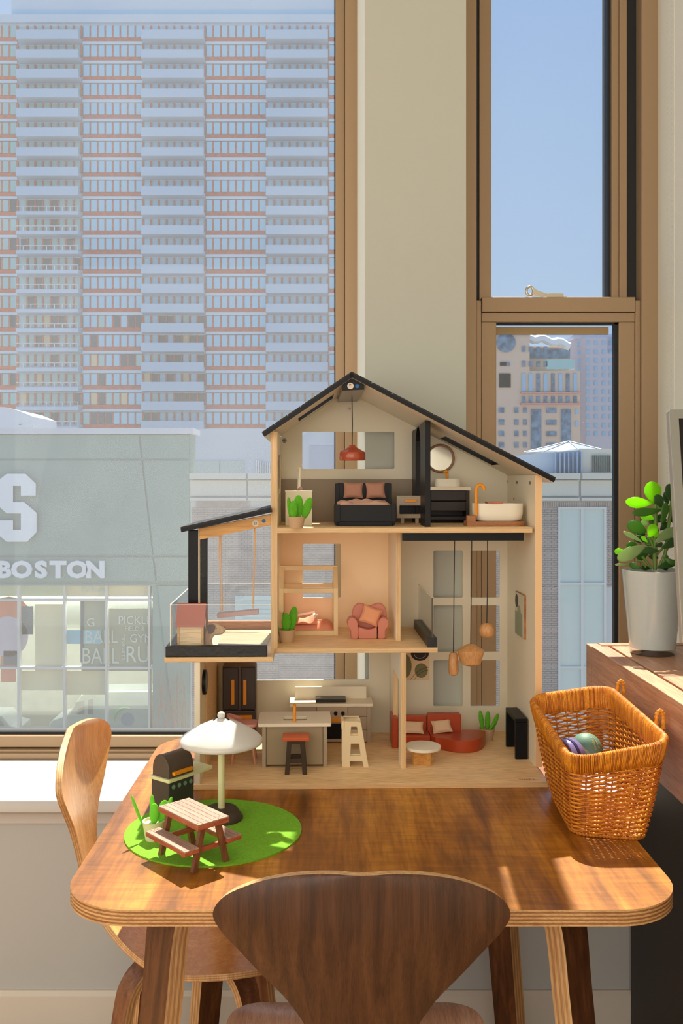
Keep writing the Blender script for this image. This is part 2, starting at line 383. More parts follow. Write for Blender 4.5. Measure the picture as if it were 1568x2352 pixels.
# left window: jamb of two profiles, bottom rail, pane
def wframe(name): return sempty(name, (0, DW, zs))
win1 = wframe('window_1')
zg = wz(1690, DW)
a_, b1, c1 = wx(770, DW), wx(792, DW), wx(822, DW)
part('jamb', M().box(a_, b1-.001, DW+.02, DW+.09, zs, ZT), FRAMEM, win1, bevel=.0015)
part('jamb', M().box(b1, c1, DW-.004, DW+.09, zs, ZT), FRAMEM, win1, bevel=.0015)
part('rail', M().box(-3.1, a_, DW, DW+.09, zs, wz(1722, DW)).box(-3.1, a_, DW-.012, DW+.08, zs, wz(1728, DW)), FRAMEM, win1, bevel=.003)
part('rail', M().box(-3.1, a_, DW+.012, DW+.09, wz(1720, DW), zg-.004), FRAMEM, win1, bevel=.004)
part('gasket', M().box(-3.1, a_, DW+.03, DW+.07, zg-.004, zg+.004).box(a_-.003, a_, DW+.03, DW+.07, zg, ZT), GASKET, win1)
part('pane', M().box(-3.1, a_, DW+.05, DW+.052, zg, ZT), GLASSL, win1)
# right window: sash window with lock
win2 = wframe('window_2')
zr0, zr1 = wz(740, DW), wz(684, DW)
def vb(p0, p1, y0, y1, z0, z1, m=FRAMEM, nm='stile', D=DW, bev=.0015):
    return part(nm, M().box(wx(p0, D), wx(p1, D), y0, y1, z0, z1), m, win2, bevel=bev)
vb(1064, 1092, DW-.02, DW+.12, zs, ZT, nm='jamb'); vb(1468, 1507, DW-.02, DW+.12, zs, ZT, nm='jamb')
vb(1092, 1104, DW+.035, DW+.12, zr1, ZT, GASKET, 'track', bev=0); vb(1444, 1468, DW+.03, DW+.12, zr1, ZT, GASKET, 'track', bev=0)
vb(1104, 1132, DW+.03, DW+.10, zr1-.05, ZT); vb(1404+24, 1445, DW+.022, DW+.10, zr1-.05, ZT); vb(1412, 1428, DW+.03, DW+.10, zr1-.05, ZT)
vb(1405, 1412, DW+.045, DW+.10, zr1-.05, ZT, GASKET, 'gasket', bev=0)
part('upper_pane', M().box(wx(1130, DW), wx(1408, DW), DW+.07, DW+.072, zr1-.03, ZT), GLASSR, win2)
part('rail', M().box(wx(1105, DW), wx(1456, DW), DW-.012, DW+.05, wz(718, DW), zr1), FRAMEM, win2, bevel=.002)
part('rail', M().box(wx(1105, DW), wx(1456, DW), DW-.006, DW+.05, zr0, wz(719, DW)), FRAMEM, win2, bevel=.002)
vb(1093, 1104, DW-.008, DW+.06, zs, zr1-.01); vb(1457, 1468, DW-.008, DW+.06, zs, zr1-.01)
vb(1105, 1139, DW-.004, DW+.05, zs, zr0); vb(1420, 1456, DW-.004, DW+.05, zs, zr0)
part('gasket', M().box(wx(1139, DW), wx(1420, DW), DW+.008, DW+.03, zr0-.005, zr0).box(wx(1412, DW), wx(1420, DW), DW+.008, DW+.03, zs, zr0), GASKET, win2)
part('weatherstrip', M().box(wx(1140, DW), wx(1402, DW), DW+.02, DW+.035, wz(765, DW), wz(748, DW)), mat('weatherstrip', (170, 146, 108), .9), win2)
part('lower_pane', M().box(wx(1138, DW), wx(1415, DW), DW+.03, DW+.032, zs, zr0), GLASSR, win2)
lk = M().box(wx(1246, DW), wx(1300, DW), DW-.008, DW+.02, zr1, zr1+.003).prism(rrect(wx(1254, DW), wx(1293, DW), zr1+.003, zr1+.013, .003), DW-.004, DW+.016)
lock = part('lock', lk, METAL, win2, bevel=.0006)
ring = [(wx(1217, DW)+.0105*math.cos(t), DW+.004, wz(668, DW)+.0125*math.sin(t)) for t in [2*math.pi*k/20 for k in range(20)]]
lv = M().tube(ring, .0042, 8, True)
lv.prism([(wx(1224, DW), wz(660, DW)), (wx(1236, DW), wz(668, DW)), (wx(1256, DW), wz(674, DW)), (wx(1262, DW), wz(680, DW)), (wx(1240, DW), wz(681, DW)), (wx(1224, DW), wz(678, DW))], DW, DW+.008)
part('latch_lever', lv, METAL, lock, bevel=.0005)
# perforated corner bead of the right reveal
bd = M()
for k in range(150):
    for yy in (DW-.10, DW-.135):
        z = 1.0+k*.0145
        bd.box(XR-.0012, XR+.001, yy-.0018, yy+.0018, z, z+.006)
part('bead_dots', bd, mat('bead_dots', (226, 212, 190), .6), struct('trim_3', M().box(XR-.0008, XR+.002, DW-.15, DW-.085, .9, ZT), WALLW), kind='stuff')
# ================================================================ outside
KT = 130/F
TSLAB = mat('tower_concrete', (200, 212, 224), .8); TBRICK = mat('tower_brick', (188, 96, 78), .9, var=.18, vscale=2)
TBRICKO = mat('tower_brick_orange', (206, 110, 80), .9, var=.15, vscale=2)
TPANE = mat('tower_pane', (158, 204, 226), .2); TPANE2 = mat('tower_pane_green', (160, 196, 196), .25); TPANED = mat('tower_pane_dark', (70, 86, 96), .3); TCURT = mat('tower_curtain', (214, 196, 156), .8); TPAR = mat('tower_parapet', (176, 196, 216), .7)
TRAIL = mat('tower_rail', (206, 212, 220), .6); THOLE = mat('tower_recess', (120, 124, 126), .9)
D = 130.0
tw = thing('apartment_tower', 'tall red brick apartment tower with rows of windows and balconies beyond the left window', 'building', W0, (wx(400, D), D, GZ))
part('facade', M().box(wx(-90, D), wx(900, D), D+.3, D+20, GZ, wz(33, D)).box(wx(-90, D), wx(900, D), D-.1, D+.3, wz(52, D), wz(34, D)), TSLAB, tw)
part('roof_storey', M().box(wx(20, D), wx(900, D), D+1, D+18, wz(33, D), wz(-30, D)), TSLAB, tw)
part('glazing_band', M().box(wx(22, D), wx(880, D), D+.8, D+1.1, wz(32, D), wz(16, D)), TPANE, tw)
bays = [('w', -66, 40, TBRICKO), ('b', 45, 187, TBRICK), ('w', 190, 328, TBRICK), ('b', 329, 471, TBRICK), ('w', 472, 612, TBRICK), ('b', 612, 753, TBRICK), ('w', 754, 895, TBRICK)]
me_p = {}
def unit_box(w_, h_, d_, mt):
    k = (round(w_, 3), round(h_, 3), mt.name)
    if k not in me_p:
        me_p[k] = mesh_of(M().box(0, w_, 0, d_, 0, h_), (0, 0, 0)); me_p[k].materials.append(mt)
    return me_p[k]
npane = 0; rest = M(); piers = M(); rails = M(); restm = {TPANE: 0, TPANE2: 1, TPANED: 2, TCURT: 3}
rows = [95.6+44.4*i for i in range(21)]
for i in range(20, -1, -1):
    yb = rows[i]
    for kind, p0, p1, bm in bays:
        x0, x1 = wx(p0, D), wx(p1, D); n = 6 if p0 < 0 else 8; st = (p1-p0)/n
        if kind == 'w':
            part('spandrel', M().box(x0, x1, D, D+.3, wz(yb, D), wz(yb-9.5, D)), bm, tw)
            part('slab_edge', M().box(x0, x1, D-.12, D+.3, wz(yb+6.5, D), wz(yb+.3, D)), TSLAB, tw)
        else:
            part('balcony', M().box(x0, x1, D-1.6, D+.3, wz(yb+5, D), wz(yb-3, D)).box(x0, x1, D-1.6, D-1.45, wz(yb-3, D), wz(yb-(3 if p0 < 100 and i > 8 else 15), D)), TPAR, tw)
        for j in range(n):
            a = p0+st*(j+.5)
            q = rnd.random()
            mt = TPANE if p0 > 180 else TPANE2
            if i > 14 and q < .45 and 0 < p0 < 330: mt = rnd.choice([TPANED, TPANED, TCURT, TPANE2])
            elif i > 8 and q < .2 and p0 < 190: mt = TPANED
            X, Z, w_, h_ = wx(a-6.6, D), wz(yb-10, D), 13.2*KT, 26*KT
            yy = D-.04 if kind == 'w' else D+.14
            if npane < 300 and p0 > 100 or (npane < 300 and i > 10):
                o = _link('window', unit_box(w_, h_, .25, mt), tw); FRAME[o.name] = FRAME[tw.name]; npane += 1
                o.location = (X-FRAME[tw.name][1].x, yy-D, Z-GZ)
            else: rest.box(X, X+w_, yy, yy+.25, Z, Z+h_, restm[mt])
            pm = 0 if bm is TBRICK else 1
            piers.box(wx(a+6.9, D), wx(a+10.4, D), D-.02 if kind == 'w' else D-.02, D+.3, wz(yb-10, D), wz(yb-36.5, D), pm)
            if kind == 'b' and p0 < 100 and i > 8:
                rails.box(wx(a+7, D), wx(a+8.6, D), D-1.6, D-1.5, wz(yb-3, D), wz(yb-14, D))
        if kind == 'b' and p0 < 100 and i > 8: rails.box(x0, x1, D-1.6, D-1.5, wz(yb-13, D), wz(yb-14.5, D))
part('windows_beyond', rest, [TPANE, TPANE2, TPANED, TCURT], tw, kind='stuff')
part('brick_piers', piers, [TBRICK, TBRICKO], tw, kind='stuff')
part('balcony_rails', rails, TRAIL, tw, kind='stuff')
struct('ground', M().box(-150, 150, 4.5, 220, GZ-.2, GZ), mat('street_asphalt', (150, 150, 146), .9, var=.1, vscale=.6))
# the building with the sign
D = 50.0
SG = mat('sign_panel_green', (134, 154, 146), .7, var=.05, vscale=.6); SGJ = mat('panel_joint', (92, 110, 106), .8)
LETT = mat('sign_letter', (222, 224, 228), .5); LETG = mat('sign_letter_edge', (110, 136, 130), .6)
SMULL = mat('shop_mullion', (206, 204, 198), .6); SGLS = pane_mat('shop_glass', (.84, .88, .84), .11, .02, (.9, .94, .88), spots=False)
sb = thing('sign_building', 'grey-green panelled building with big white lettering above a glass shop front', 'building', W0, (wx(200, D), D, GZ))
bx = wx(437, D)
def pb(nm, p0, p1, q0, q1, y0, y1, m): return part(nm, M().box(wx(p0, D), wx(p1, D), D+y0, D+y1, wz(q1, D), wz(q0, D)), m, sb)
part('shop_back_wall', M().box(wx(-200, D), bx, D+5, D+5.2, GZ, wz(1345, D)), mat('shop_interior', (160, 158, 142), .9), sb)
part('wall', M().box(wx(-200, D), bx, D+.05, D+2, wz(1345, D), wz(996, D)).box(wx(350, D), bx, D+.05, D+2, GZ, wz(1345, D)), SG, sb)
pb('coping', -200, 446, 984, 997, -.3, 2.2, mat('coping_pale', (196, 198, 206), .7))
ps = [(-150, 318), (322, 434)]
for q0, q1 in ((999, 1053), (1058, 1274), (1280, 1334), (1340, 1343)):
    for a, b in ps:
        sh = lambda y: (y-1000)*.115
        P = [(wx(a, D), wz(q1, D)), (wx(b+(sh(q1) if b < 400 else 0), D), wz(q1, D)), (wx(b+(sh(q0) if b < 400 else 0), D), wz(q0, D)), (wx(a, D), wz(q0, D))]
        if a > 300: P[0] = (wx(a+sh(q1), D), wz(q1, D)); P[3] = (wx(a+sh(q0), D), wz(q0, D))
        part('panel', M().prism(P, D-.03, D+.06), SG, sb)
part('panel', M().prism([(wx(362, D), wz(1345, D)), (wx(434, D), wz(1345, D)), (wx(434, D), GZ), (wx(405, D), GZ)], D-.03, D+.06), SG, sb)
c = lambda x, y: (wx(x*.3317, D), wz(940+y*.3317, D))
SP = [(190, 447), (260, 515), (260, 598), (157, 598), (157, 530), (103, 530), (103, 642), (180, 642), (265, 715), (265, 850), (200, 915), (60, 915), (-25, 845), (-25, 768), (103, 768), (103, 833), (157, 833), (157, 720), (60, 720), (-25, 645), (-25, 515), (60, 447)]
part('sign_letter', M().curve([[c(x, y) for x, y in SP]], D-.30, D-.12, 'xz', 0, 1), [LETT, LETG], sb)
lx = [(12, 'B'), (53, 'O'), (97, 'S'), (136, 'T'), (180, 'O'), (221, 'N')]
for x, ch in lx:
    part('sign_letter', M().text(ch, wx(x, D), wz(1309, D), 49/.72*D/F*.74, D-.26, D-.12, xs=1.14, off=.06), [LETT], sb)
pb('shop_glass', -160, 372, 1345, 1740, .5, .6, SGLS)
for x in (-60, 40, 145, 242, 341): pb('mullion', x-2, x+3, 1345, 1760, .1, .5, SMULL)
for y in (1343, 1378, 1535): pb('transom', -160, 370, y-1.6, y+3, .12, .5, SMULL)
POST = {'y': mat('poster_yellow', (226, 214, 170), .7), 'o': mat('poster_olive', (164, 166, 138), .7), 't': mat('poster_teal', (150, 196, 206), .6), 'r': mat('poster_orange', (222, 140, 104), .7), 'l': mat('poster_lettering', (206, 214, 196), .7), 'g': mat('poster_grey', (96, 108, 110), .7), 's': mat('poster_skin', (204, 190, 196), .7)}
def poster(p0, p1, q0, q1, m, k=.44): pb('poster', p0, p1, q0, q1, k, k+.05, POST[m])
poster(75, 140, 1390, 1590, 'y', .45); poster(182, 240, 1380, 1545, 'o', .45); poster(246, 340, 1400, 1545, 'o', .45); poster(345, 368, 1400, 1530, 'o', .45)
poster(148, 240, 1345, 1372, 'y'); poster(246, 340, 1345, 1372, 'y'); poster(44, 140, 1545, 1590, 'y'); poster(148, 238, 1545, 1600, 'y'); poster(-40, 38, 1385, 1535, 'y')
part('poster', M().lathe([(.0, D+.40), (1.1, D+.40), (1.1, D+.44), (0, D+.44)], (wx(12, D), 0, wz(1465, D)), 24, ax='y'), POST['s'], sb)
part('poster', M().lathe([(.0, D+.41), (1.3, D+.41), (1.3, D+.43), (0, D+.43)], (wx(14, D), 0, wz(1428, D)), 20, ax='y').box(wx(-4, D), wx(30, D), D+.41, D+.43, wz(1570, D), wz(1502, D)), POST['r'], sb)
poster(148, 228, 1450, 1482, 't', .40); poster(2, 34, 1498, 1530, 'g', .40); poster(44, 70, 1395, 1460, 'g', .40); poster(180, 187, 1380, 1525, 'g', .39)
def word(t, x, y, h, xs=1, rot=0): part('poster_word', M().text(t, wx(x, D), wz(y, D), h/.72*D/F, D+.385, D+.40, xs=xs, rot=rot), POST['l'], sb)
word('RAGG', 212, 1355, 16); word('PICKLE', 306, 1428, 19, .95); word('G', 204, 1433, 20); word('FIELD &', 306, 1447, 10); word('BALL', 228, 1467, 30, .85)
word('GYMR', 328, 1470, 20, .9); word('BALL', 226, 1511, 38, .75); word('RUN', 330, 1508, 40, .8); word('CLIMBING', 280, 1490, 9, 1, math.pi/2)
pr = thing('rooftop_room', 'pale rounded rooftop room in front of the brick tower', 'building', W0, (wx(20, 70), 70, wz(1000, 70)))
D = 70.0
part('wall', M().prism([(wx(-90, D), wz(1000, D)), (wx(76, D), wz(1000, D)), (wx(76, D), wz(957, D)), (wx(40, D), wz(942, D)), (wx(10, D), wz(935, D)), (wx(-90, D), wz(934, D))], D, D+6), mat('rooftop_pale', (196, 204, 220), .8), pr)
part('louver', M().box(wx(44, D), wx(50, D), D-.1, D+.1, wz(976, D), wz(974, D)), SGJ, pr)
# van and car, built behind the shop glass
def vehicle(name, label, cat, D, x0, x1, top, bot, body, glassm, van):
    t = thing(name, label, cat, W0, (wx((x0+x1)/2, D), D, GZ)); L = x1-x0; H = bot-top
    q = lambda u, v: (wx(x0+u*L, D), wz(bot-v*H, D))
    if van: prof = [(0, .12), (0, .38), (.03, .47), (.15, .55), (.27, .93), (.33, .99), (.95, 1), (1, .95), (1, .12)]; win = [(.18, .58), (.23, .80), (.30, .82), (.30, .58)]
    else: prof = [(0, .2), (0, .5), (.2, .6), (.35, .95), (.7, .95), (.85, .62), (1, .55), (1, .2)]; win = [(.3, .62), (.38, .88), (.66, .88), (.76, .62)]
    part('body', M().prism([q(*p) for p in prof], D, D+2), body, t, bevel=.05)
    part('side_window', M().prism([q(*p) for p in win], D-.02, D+.05), glassm, t)
    if van: part('side_window', M().prism([q(.33, .58), q(.33, .84), q(.37, .86), q(.37, .58)], D-.02, D+.05), glassm, t)
    r = H*.14*D/F
    for u in ((.14, .8) if van else (.2, .8)):
        p = q(u, .13); wh = part('wheel', M().lathe([(0, D-.03), (r, D-.03), (r, D+.2), (0, D+.2)], (p[0], 0, p[1]), 20, ax='y'), mat('tyre', (70, 72, 74), .8), t)
        part('hub', M().lathe([(0, D-.05), (r*.55, D-.05), (r*.55, D+.02), (0, D+.02)], (p[0], 0, p[1]), 16, ax='y'), LETT, wh)
    return t, q
vn, q = vehicle('van', 'white delivery van with a round green and blue emblem behind the shop glass', 'van', 51.0, 112, 386, 1588, 1712, mat('van_white', (214, 220, 222), .4), TPANED, True)
p = q(.66, .45)
part('emblem', M().lathe([(0, 50.97), (.36, 50.97), (.36, 51), (0, 51)], (p[0], 0, p[1]+.1), 24, ax='y'), mat('emblem_blue', (110, 150, 200), .5), vn)
part('emblem_swoosh', M().tube([(p[0]+.62*math.cos(t)-.1, 50.98, p[1]+.1+.62*math.sin(t)) for t in [1.1+k*.14 for k in range(17)]], [.02+.05*math.sin(k/16*math.pi) for k in range(17)], 6), mat('emblem_green', (120, 200, 110), .5), vn)
vehicle('car', 'light grey car behind the shop glass left of the white van', 'car', 50.9, -90, 44, 1640, 1712, mat('car_grey', (190, 196, 200), .4), TPANED, False)
# the brick building across the street, its rooftop
D = 32.0
BB = mat('brick_wall_mortar', (206, 202, 196), .9); STONE = mat('stone_band', (214, 206, 190), .8); BRK = mat('street_brick', (178, 158, 146), .9, var=.12, vscale=3); BLU = mat('louver_blue', (160, 182, 206), .6)
bb = thing('brick_building', 'pale brick building with stone bands and tall framed windows across the street', 'building', W0, (wx(900, D), D, GZ))
part('wall', M().box(wx(437, D), wx(1560, D), D+.05, D+10, GZ, wz(1087, D)), BB, bb)
for q0, q1, y in ((1087, 1101, -.25), (1103, 1139, -.05), (1143, 1150, -.15)):
    for a, b in ((437, 568), (570, 760), (762, 960), (962, 1150), (1152, 1330), (1333, 1500)):
        part('stone_block', M().box(wx(a, D), wx(b, D)-.03, D+y, D+.06, wz(q1, D), wz(q0, D)), STONE, bb)
bw, bh, bg = .203, .064, .012
bm_ = mesh_of(M().box(0, bw, 0, .05, 0, bh), (0, 0, 0)); bm_.materials.append(BRK)
nb = 0; bs = M()
for (a, b, q0, q1) in ((1244, 1283, 1166, 1345), (1391, 1414, 1166, 1345), (1244, 1283, 1345, 1620), (440, 568, 1166, 1480), (570, 640, 1166, 1480), (641, 1243, 1166, 1760), (1415, 1555, 1166, 1760), (440, 640, 1481, 1760)):
    z = wz(q0, D); r_ = 0
    while z > wz(q1, D):
        z -= bh+bg; x = wx(a, D)-(bw/2 if r_ % 2 else 0); r_ += 1
        if r_ % 37 == 0: pass
        while x < wx(b, D):
            xa, xb = max(x, wx(a, D)), min(x+bw, wx(b, D))
            if xb-xa > .03:
                if xb-xa > bw-.01 and nb < 299 and a > 1000:
                    o = _link('brick', bm_, bb); FRAME[o.name] = FRAME[bb.name]; nb += 1; o.location = (xa-wx(900, D), .01, z-GZ)
                else: bs.box(xa, xb, D+.01, D+.06, z, z+bh)
            x += bw+bg
for k in range(80):
    x = wx(450+k*3.05, D) if k < 40 else wx(1244+(k-40)*4.2, D)
    bs.box(x, x+.052, D+.0, D+.06, wz(1164, D), wz(1153, D))
part('brickwork', bs, BRK, bb, kind='stuff')
wf = part('window', M().curve([[(wx(a, D), wz(b, D)) for a, b in ((1281, 1164), (1391, 1164), (1391, 1760), (1281, 1760))]]+[[(wx(a, D), wz(b, D)) for a, b in ((x0, y0), (x1, y0), (x1, y1), (x0, y1))] for x0, x1 in ((1286, 1333), (1339, 1386)) for y0, y1 in ((1169, 1338), (1343, 1530), (1535, 1755))], D-.05, D+.08), mat('street_frame', (216, 212, 206), .6), bb)
WG = mat('street_window_glass', (206, 214, 202), .35)
for x0, x1 in ((1286, 1333), (1339, 1386)):
    for y0, y1 in ((1169, 1338), (1343, 1530), (1535, 1755)):
        part('pane', M().box(wx(x0, D), wx(x1, D), D+.02, D+.05, wz(y1, D), wz(y0, D)), WG, wf)
wf = part('window', M().box(wx(540, D), wx(625, D), D-.06, D+.04, wz(1475, D), wz(1368, D)), mat('shutter_pale', (200, 210, 200), .7), bb)
for k in range(9): part('slat', M().box(wx(562, D), wx(622, D), D-.09, D-.05, wz(1380+k*10+7, D), wz(1380+k*10, D)), mat('shutter_slat', (206, 216, 208), .7) if k == 0 else bpy.data.materials['shutter_slat'], wf)
for k in range(7): part('slat', M().box(wx(1345-k*10, D), wx(1342-k*10, D)+.02, D+.5, D+.8, wz(1090, D), wz(1036+k*.6, D)), BLU, bb)
part('louver', M().prism([(wx(1190, D), wz(1090, D)), (wx(1344, D), wz(1090, D)), (wx(1344, D), wz(1032, D)), (wx(1190, D), wz(1046, D))], D+.8, D+2.5), mat('louver_back', (176, 192, 206), .5), bb)
part('parapet', M().box(wx(1344, D), wx(1560, D), D+.7, D+4, wz(1090, D), wz(1029, D)), STONE, bb)
gr = M()
for k in range(9): gr.box(wx(1372, D)+k*.075, wx(1372, D)+k*.075+.03, D+.6, D+.7, wz(1083, D), wz(1045, D))
part('grille', gr, SGJ, bb)
sk = thing('glass_pyramid', 'white ribbed glass pyramid skylight on the roof across the street', 'skylight', W0, (wx(1333, 40), 42, wz(1036, 40)))
part('curb', M().box(wx(1333, 40)-1.6, wx(1333, 40)+1.6, 40.4, 43.6, wz(1085, 36), wz(1036, 40)), mat('pyramid_rib', (170, 176, 184), .5), sk)
part('glass', M().lathe([(2.0, 0), (0, .48)], (wx(1333, 40), 42, wz(1036, 40)), 8), mat('pyramid_glass', (150, 162, 178), .3), sk)
for k in range(8):
    a = k*math.pi/4
    part('rib', M().tube([(wx(1333, 40)+2.02*math.cos(a), 42+2.02*math.sin(a), wz(1036, 40)), (wx(1333, 40), 42, wz(1036, 40)+.5)], .035, 6), bpy.data.materials['pyramid_rib'], sk)
D = 68.0
ph = thing('rooftop_block', 'pale blue-grey rooftop block with a strip of windows behind the toy house', 'building', W0, (wx(600, D), D, wz(1200, D)))
part('wall', M().box(wx(438, D), wx(1130, D), D, D+6, wz(1200, D), wz(985, D)), mat('rooftop_blue', (176, 186, 204), .8), ph)
for a, b in ((448, 503), (506, 560)): part('window', M().box(wx(a, D), wx(b, D), D-.1, D+.1, wz(1088, D), wz(1058, D)), mat('rooftop_window', (160, 176, 182), .3), ph)
for k in range(9): part('slat', M().box(wx(588+k*5, D), wx(590+k*5, D), D-.12, D, wz(1090, D), wz(1056+k*1.2, D)), TRAIL, ph)
part('window', M().box(wx(712, D), wx(790, D), D-.1, D+.1, wz(1082, D), wz(1024, D)), mat('rooftop_shade', (140, 156, 184), .4), ph)
# far towers behind the right window
D = 110.0
BEI = mat('beige_facade', (214, 184, 162), .8); DK = mat('far_window_dark', (104, 126, 148), .3, var=.4, vscale=1.5); LB = mat('far_window_blue', (150, 186, 214), .3)
bt = thing('beige_tower', 'beige office block with a round clock-like window and stepped top', 'building', W0, (wx(1230, D), D, GZ))
part('wall', M().box(wx(1000, D), wx(1332, D), D, D+15, GZ, wz(852, D)).box(wx(1000, D), wx(1318, D), D+2, D+15, wz(852, D), wz(790, D)).box(wx(1000, D), wx(1216, D), D, D+15, wz(852, D), wz(760, D)), BEI, bt)
def bwn(x0, x1, y0, y1, m=DK, dd=0): part('window', M().box(wx(x0, D), wx(x1, D), D+dd-.15, D+dd+.1, wz(y1, D), wz(y0, D)), m, bt)
part('round_window', M().lathe([(0, -.2), (1.0, -.2), (1.0, .1), (0, .1)], (wx(1162, D), D, wz(788, D)), 24, ax='y', fn=None).lathe([(0, 0)], (0, 0, 0), 3) if False else M().lathe([(0, -.2), (1.15, -.2), (1.15, .1), (0, .1)], (wx(1161, D), D, wz(787, D)), 24, ax='y'), DK, bt)
bwn(1220, 1318, 795, 818, DK, 2); bwn(1254, 1318, 826, 848, TPANE2, 0)
part('roof_canopy', M().tube([(wx(1180+k*7, D), D+1, wz(772+3*math.sin(k*1.1)+k*k*.05, D)) for k in range(20)], .5, 6), LETT, bt)
for x in (1198, 1214, 1231, 1248, 1265, 1282, 1299, 1316):
    for y in (802, 836): 
        if x < 1250: bwn(x, x+8, y-6, y+6)
    bwn(x, x+8, 858, 900, DK if x % 2 else LB); bwn(x, x+8, 910, 925)
for y in (942, 970, 996, 1022):
    for x in (1148, 1181): bwn(x-(3 if x < 1160 else 0), x+9, y-6, y+6)
    bwn(1201, 1209, y-6, y+6); bwn(1254, 1277, y-5, y+6)
for x in (1160, 1168): bwn(1148, x+2, 832, 840); bwn(1146, 1172, 858, 890, LB)
bwn(1219, 1242, 940, 1042, DK); bwn(1288, 1310, 940, 1018, DK); bwn(1320, 1326, 940, 952, LB); bwn(1320, 1326, 968, 980, LB)
part('cornice', M().box(wx(1195, D), wx(1332, D), D-.4, D, wz(930, D), wz(926, D)).box(wx(1195, D), wx(1332, D), D-.4, D, wz(904, D), wz(901, D)), mat('cornice_pink', (206, 150, 140), .8), bt)
D = 125.0
gt = thing('grey_tower', 'grey-lilac tower with a grid of small square windows beyond the right window', 'building', W0, (wx(1380, D), D, GZ))
part('wall', M().prism([(wx(1310, D), D+4), (wx(1345, D), D), (wx(1440, D), D), (wx(1440, D), D+14), (wx(1310, D), D+14)], GZ, wz(775, D), 'xy'), mat('grey_lilac_facade', (190, 188, 200), .8), gt)
part('top_storey', M().box(wx(1326, D), wx(1440, D), D+1, D+12, wz(775, D), wz(764, D)), mat('grey_lilac_top', (186, 196, 214), .8), gt)
for j, y in enumerate((788, 808, 828, 846, 862, 880, 900, 918, 938, 957, 977, 996)):
    for x in (1333, 1350, 1368, 1386, 1402): part('window', M().box(wx(x-4, D), wx(x+4, D), D-.1 if x > 1340 else D+.9, D+1.2, wz(y+5, D), wz(y-5, D)), LB, gt)
area('shop_fill', (wx(120, 50), 50.8, wz(1370, 50)), (wx(120, 50), 53.0, GZ), 14, .6, 700, (1, .97, .9))  # fill light added behind the shop glass to brighten the van
# bare shrub outside
D = 48.0
sh = M()
for k in range(46):
    x, z = wx(rnd.uniform(345, 440), D), GZ; P = [(x, D, z)]; dx = rnd.uniform(-.09, .09)
    for j in range(6):
        x += dx+rnd.uniform(-.06, .06); z += rnd.uniform(.55, .95); P.append((x, D, z))
    sh.tube(P, [.03*(1-j/8) for j in range(7)], 3)
solo('bare_shrub', 'bare twiggy shrub at the corner of the green building', 'shrub', sh, mat('twig', (150, 128, 112), .9), W0, (wx(400, D), D, GZ))
# ================================================================ the toy house (house frame: x along the front, y into depth)
H = HF
UF, YB = .104, .403                       # front plane of the upper storeys, back wall
zB, zM, zT = .0115, .2855, .5594
def X(px, y): return H.pl(px, 1100, y)[0]
def Z(py, y, px=760): return H.pl(px, py, y)[1]
hs = thing('dollhouse', 'large plywood toy house with black roofs, open front and three floors on the table', 'dollhouse', H, ((X(445, 0)+X(1262, 0))/2, .2, 0))
P2 = lambda y, L: [H.pl(a, b, y) for a, b in L]
def hbox(nm, x0, x1, y0, y1, z0, z1, m=BIRCH, e=BIRCH_E, par=hs, bev=.0008, **k):
    mb = M().box(x0, x1, y0, y1, z0, z1)
    if e: mb.m = [0, 0, 1, 1, 1, 1] if z1-z0 < min(x1-x0, y1-y0) else ([1, 1, 1, 1, 0, 0] if x1-x0 < y1-y0 else [1, 1, 0, 0, 1, 1])
    return part(nm, mb, [m, e] if e else m, par, bevel=bev, **k)
xl0, xr1 = X(446, 0), X(1258, 0)
xL0, xL1 = X(622, UF), X(636.5, UF)       # left wall of the house
xR0, xR1 = X(1229, UF), X(1245, UF)       # right wall
hbox('base_board', X(444, 0), X(1260, 0), 0, YB+.012, 0, zB)
bt_ = M().text('TINY L', X(1207, .03), .018, .0085, zB, zB+.0003, 'xy', xs=1.5)
part('stamp', bt_, mat('stamp_ink', (130, 92, 60), .8), hs)
hbox('middle_floor', xL0+.006, X(1005, UF), UF, YB, zM-.0115, zM)
hbox('upper_floor', xL1-.001, X(1222.5, UF), UF, YB, zT-.0125, zT)
hbox('terrace_floor', X(377, 0), X(627, 0), 0, YB, zM-.0105, zM)
# left and right walls
ze = Z(993, UF, 630)
lw = M().curve([[(UF, zM), (YB, zM), (YB, ze+.002), (UF, ze+.002)], [(p[0], p[1]) for p in rrect(.22, .33, .345, .46, .004)], rrect(.27, .35, zT+.075, zT+.17, .004)], xL0, xL1, 'yz', 0, 1)
part('side_wall', lw, [CREAM, BIRCH_V], hs, bevel=.0006)
hbox('window_trim', xL1, xL1+.0035, .17, .21, Z(1123, .17, 640), Z(1045, .17, 640), GREYP, None)
rw = M().box(xR0, xR1, UF, YB+.012, zB, Z(1091, UF, 1237)); rw.m = [1, 1, 1, 1, 0, 0]
part('side_wall', rw, [CREAM, mat('edge_peach', (232, 196, 150), .5)], hs, bevel=.0006)
hbox('side_wall', X(446, 0), X(459, 0), .002, YB, zB, zM-.0105, CREAM, CREAM2)
hbox('wall_lining', X(462, UF), X(477, UF), UF-.012, YB, zB, zM-.0105, BIRCH, BIRCH_V)
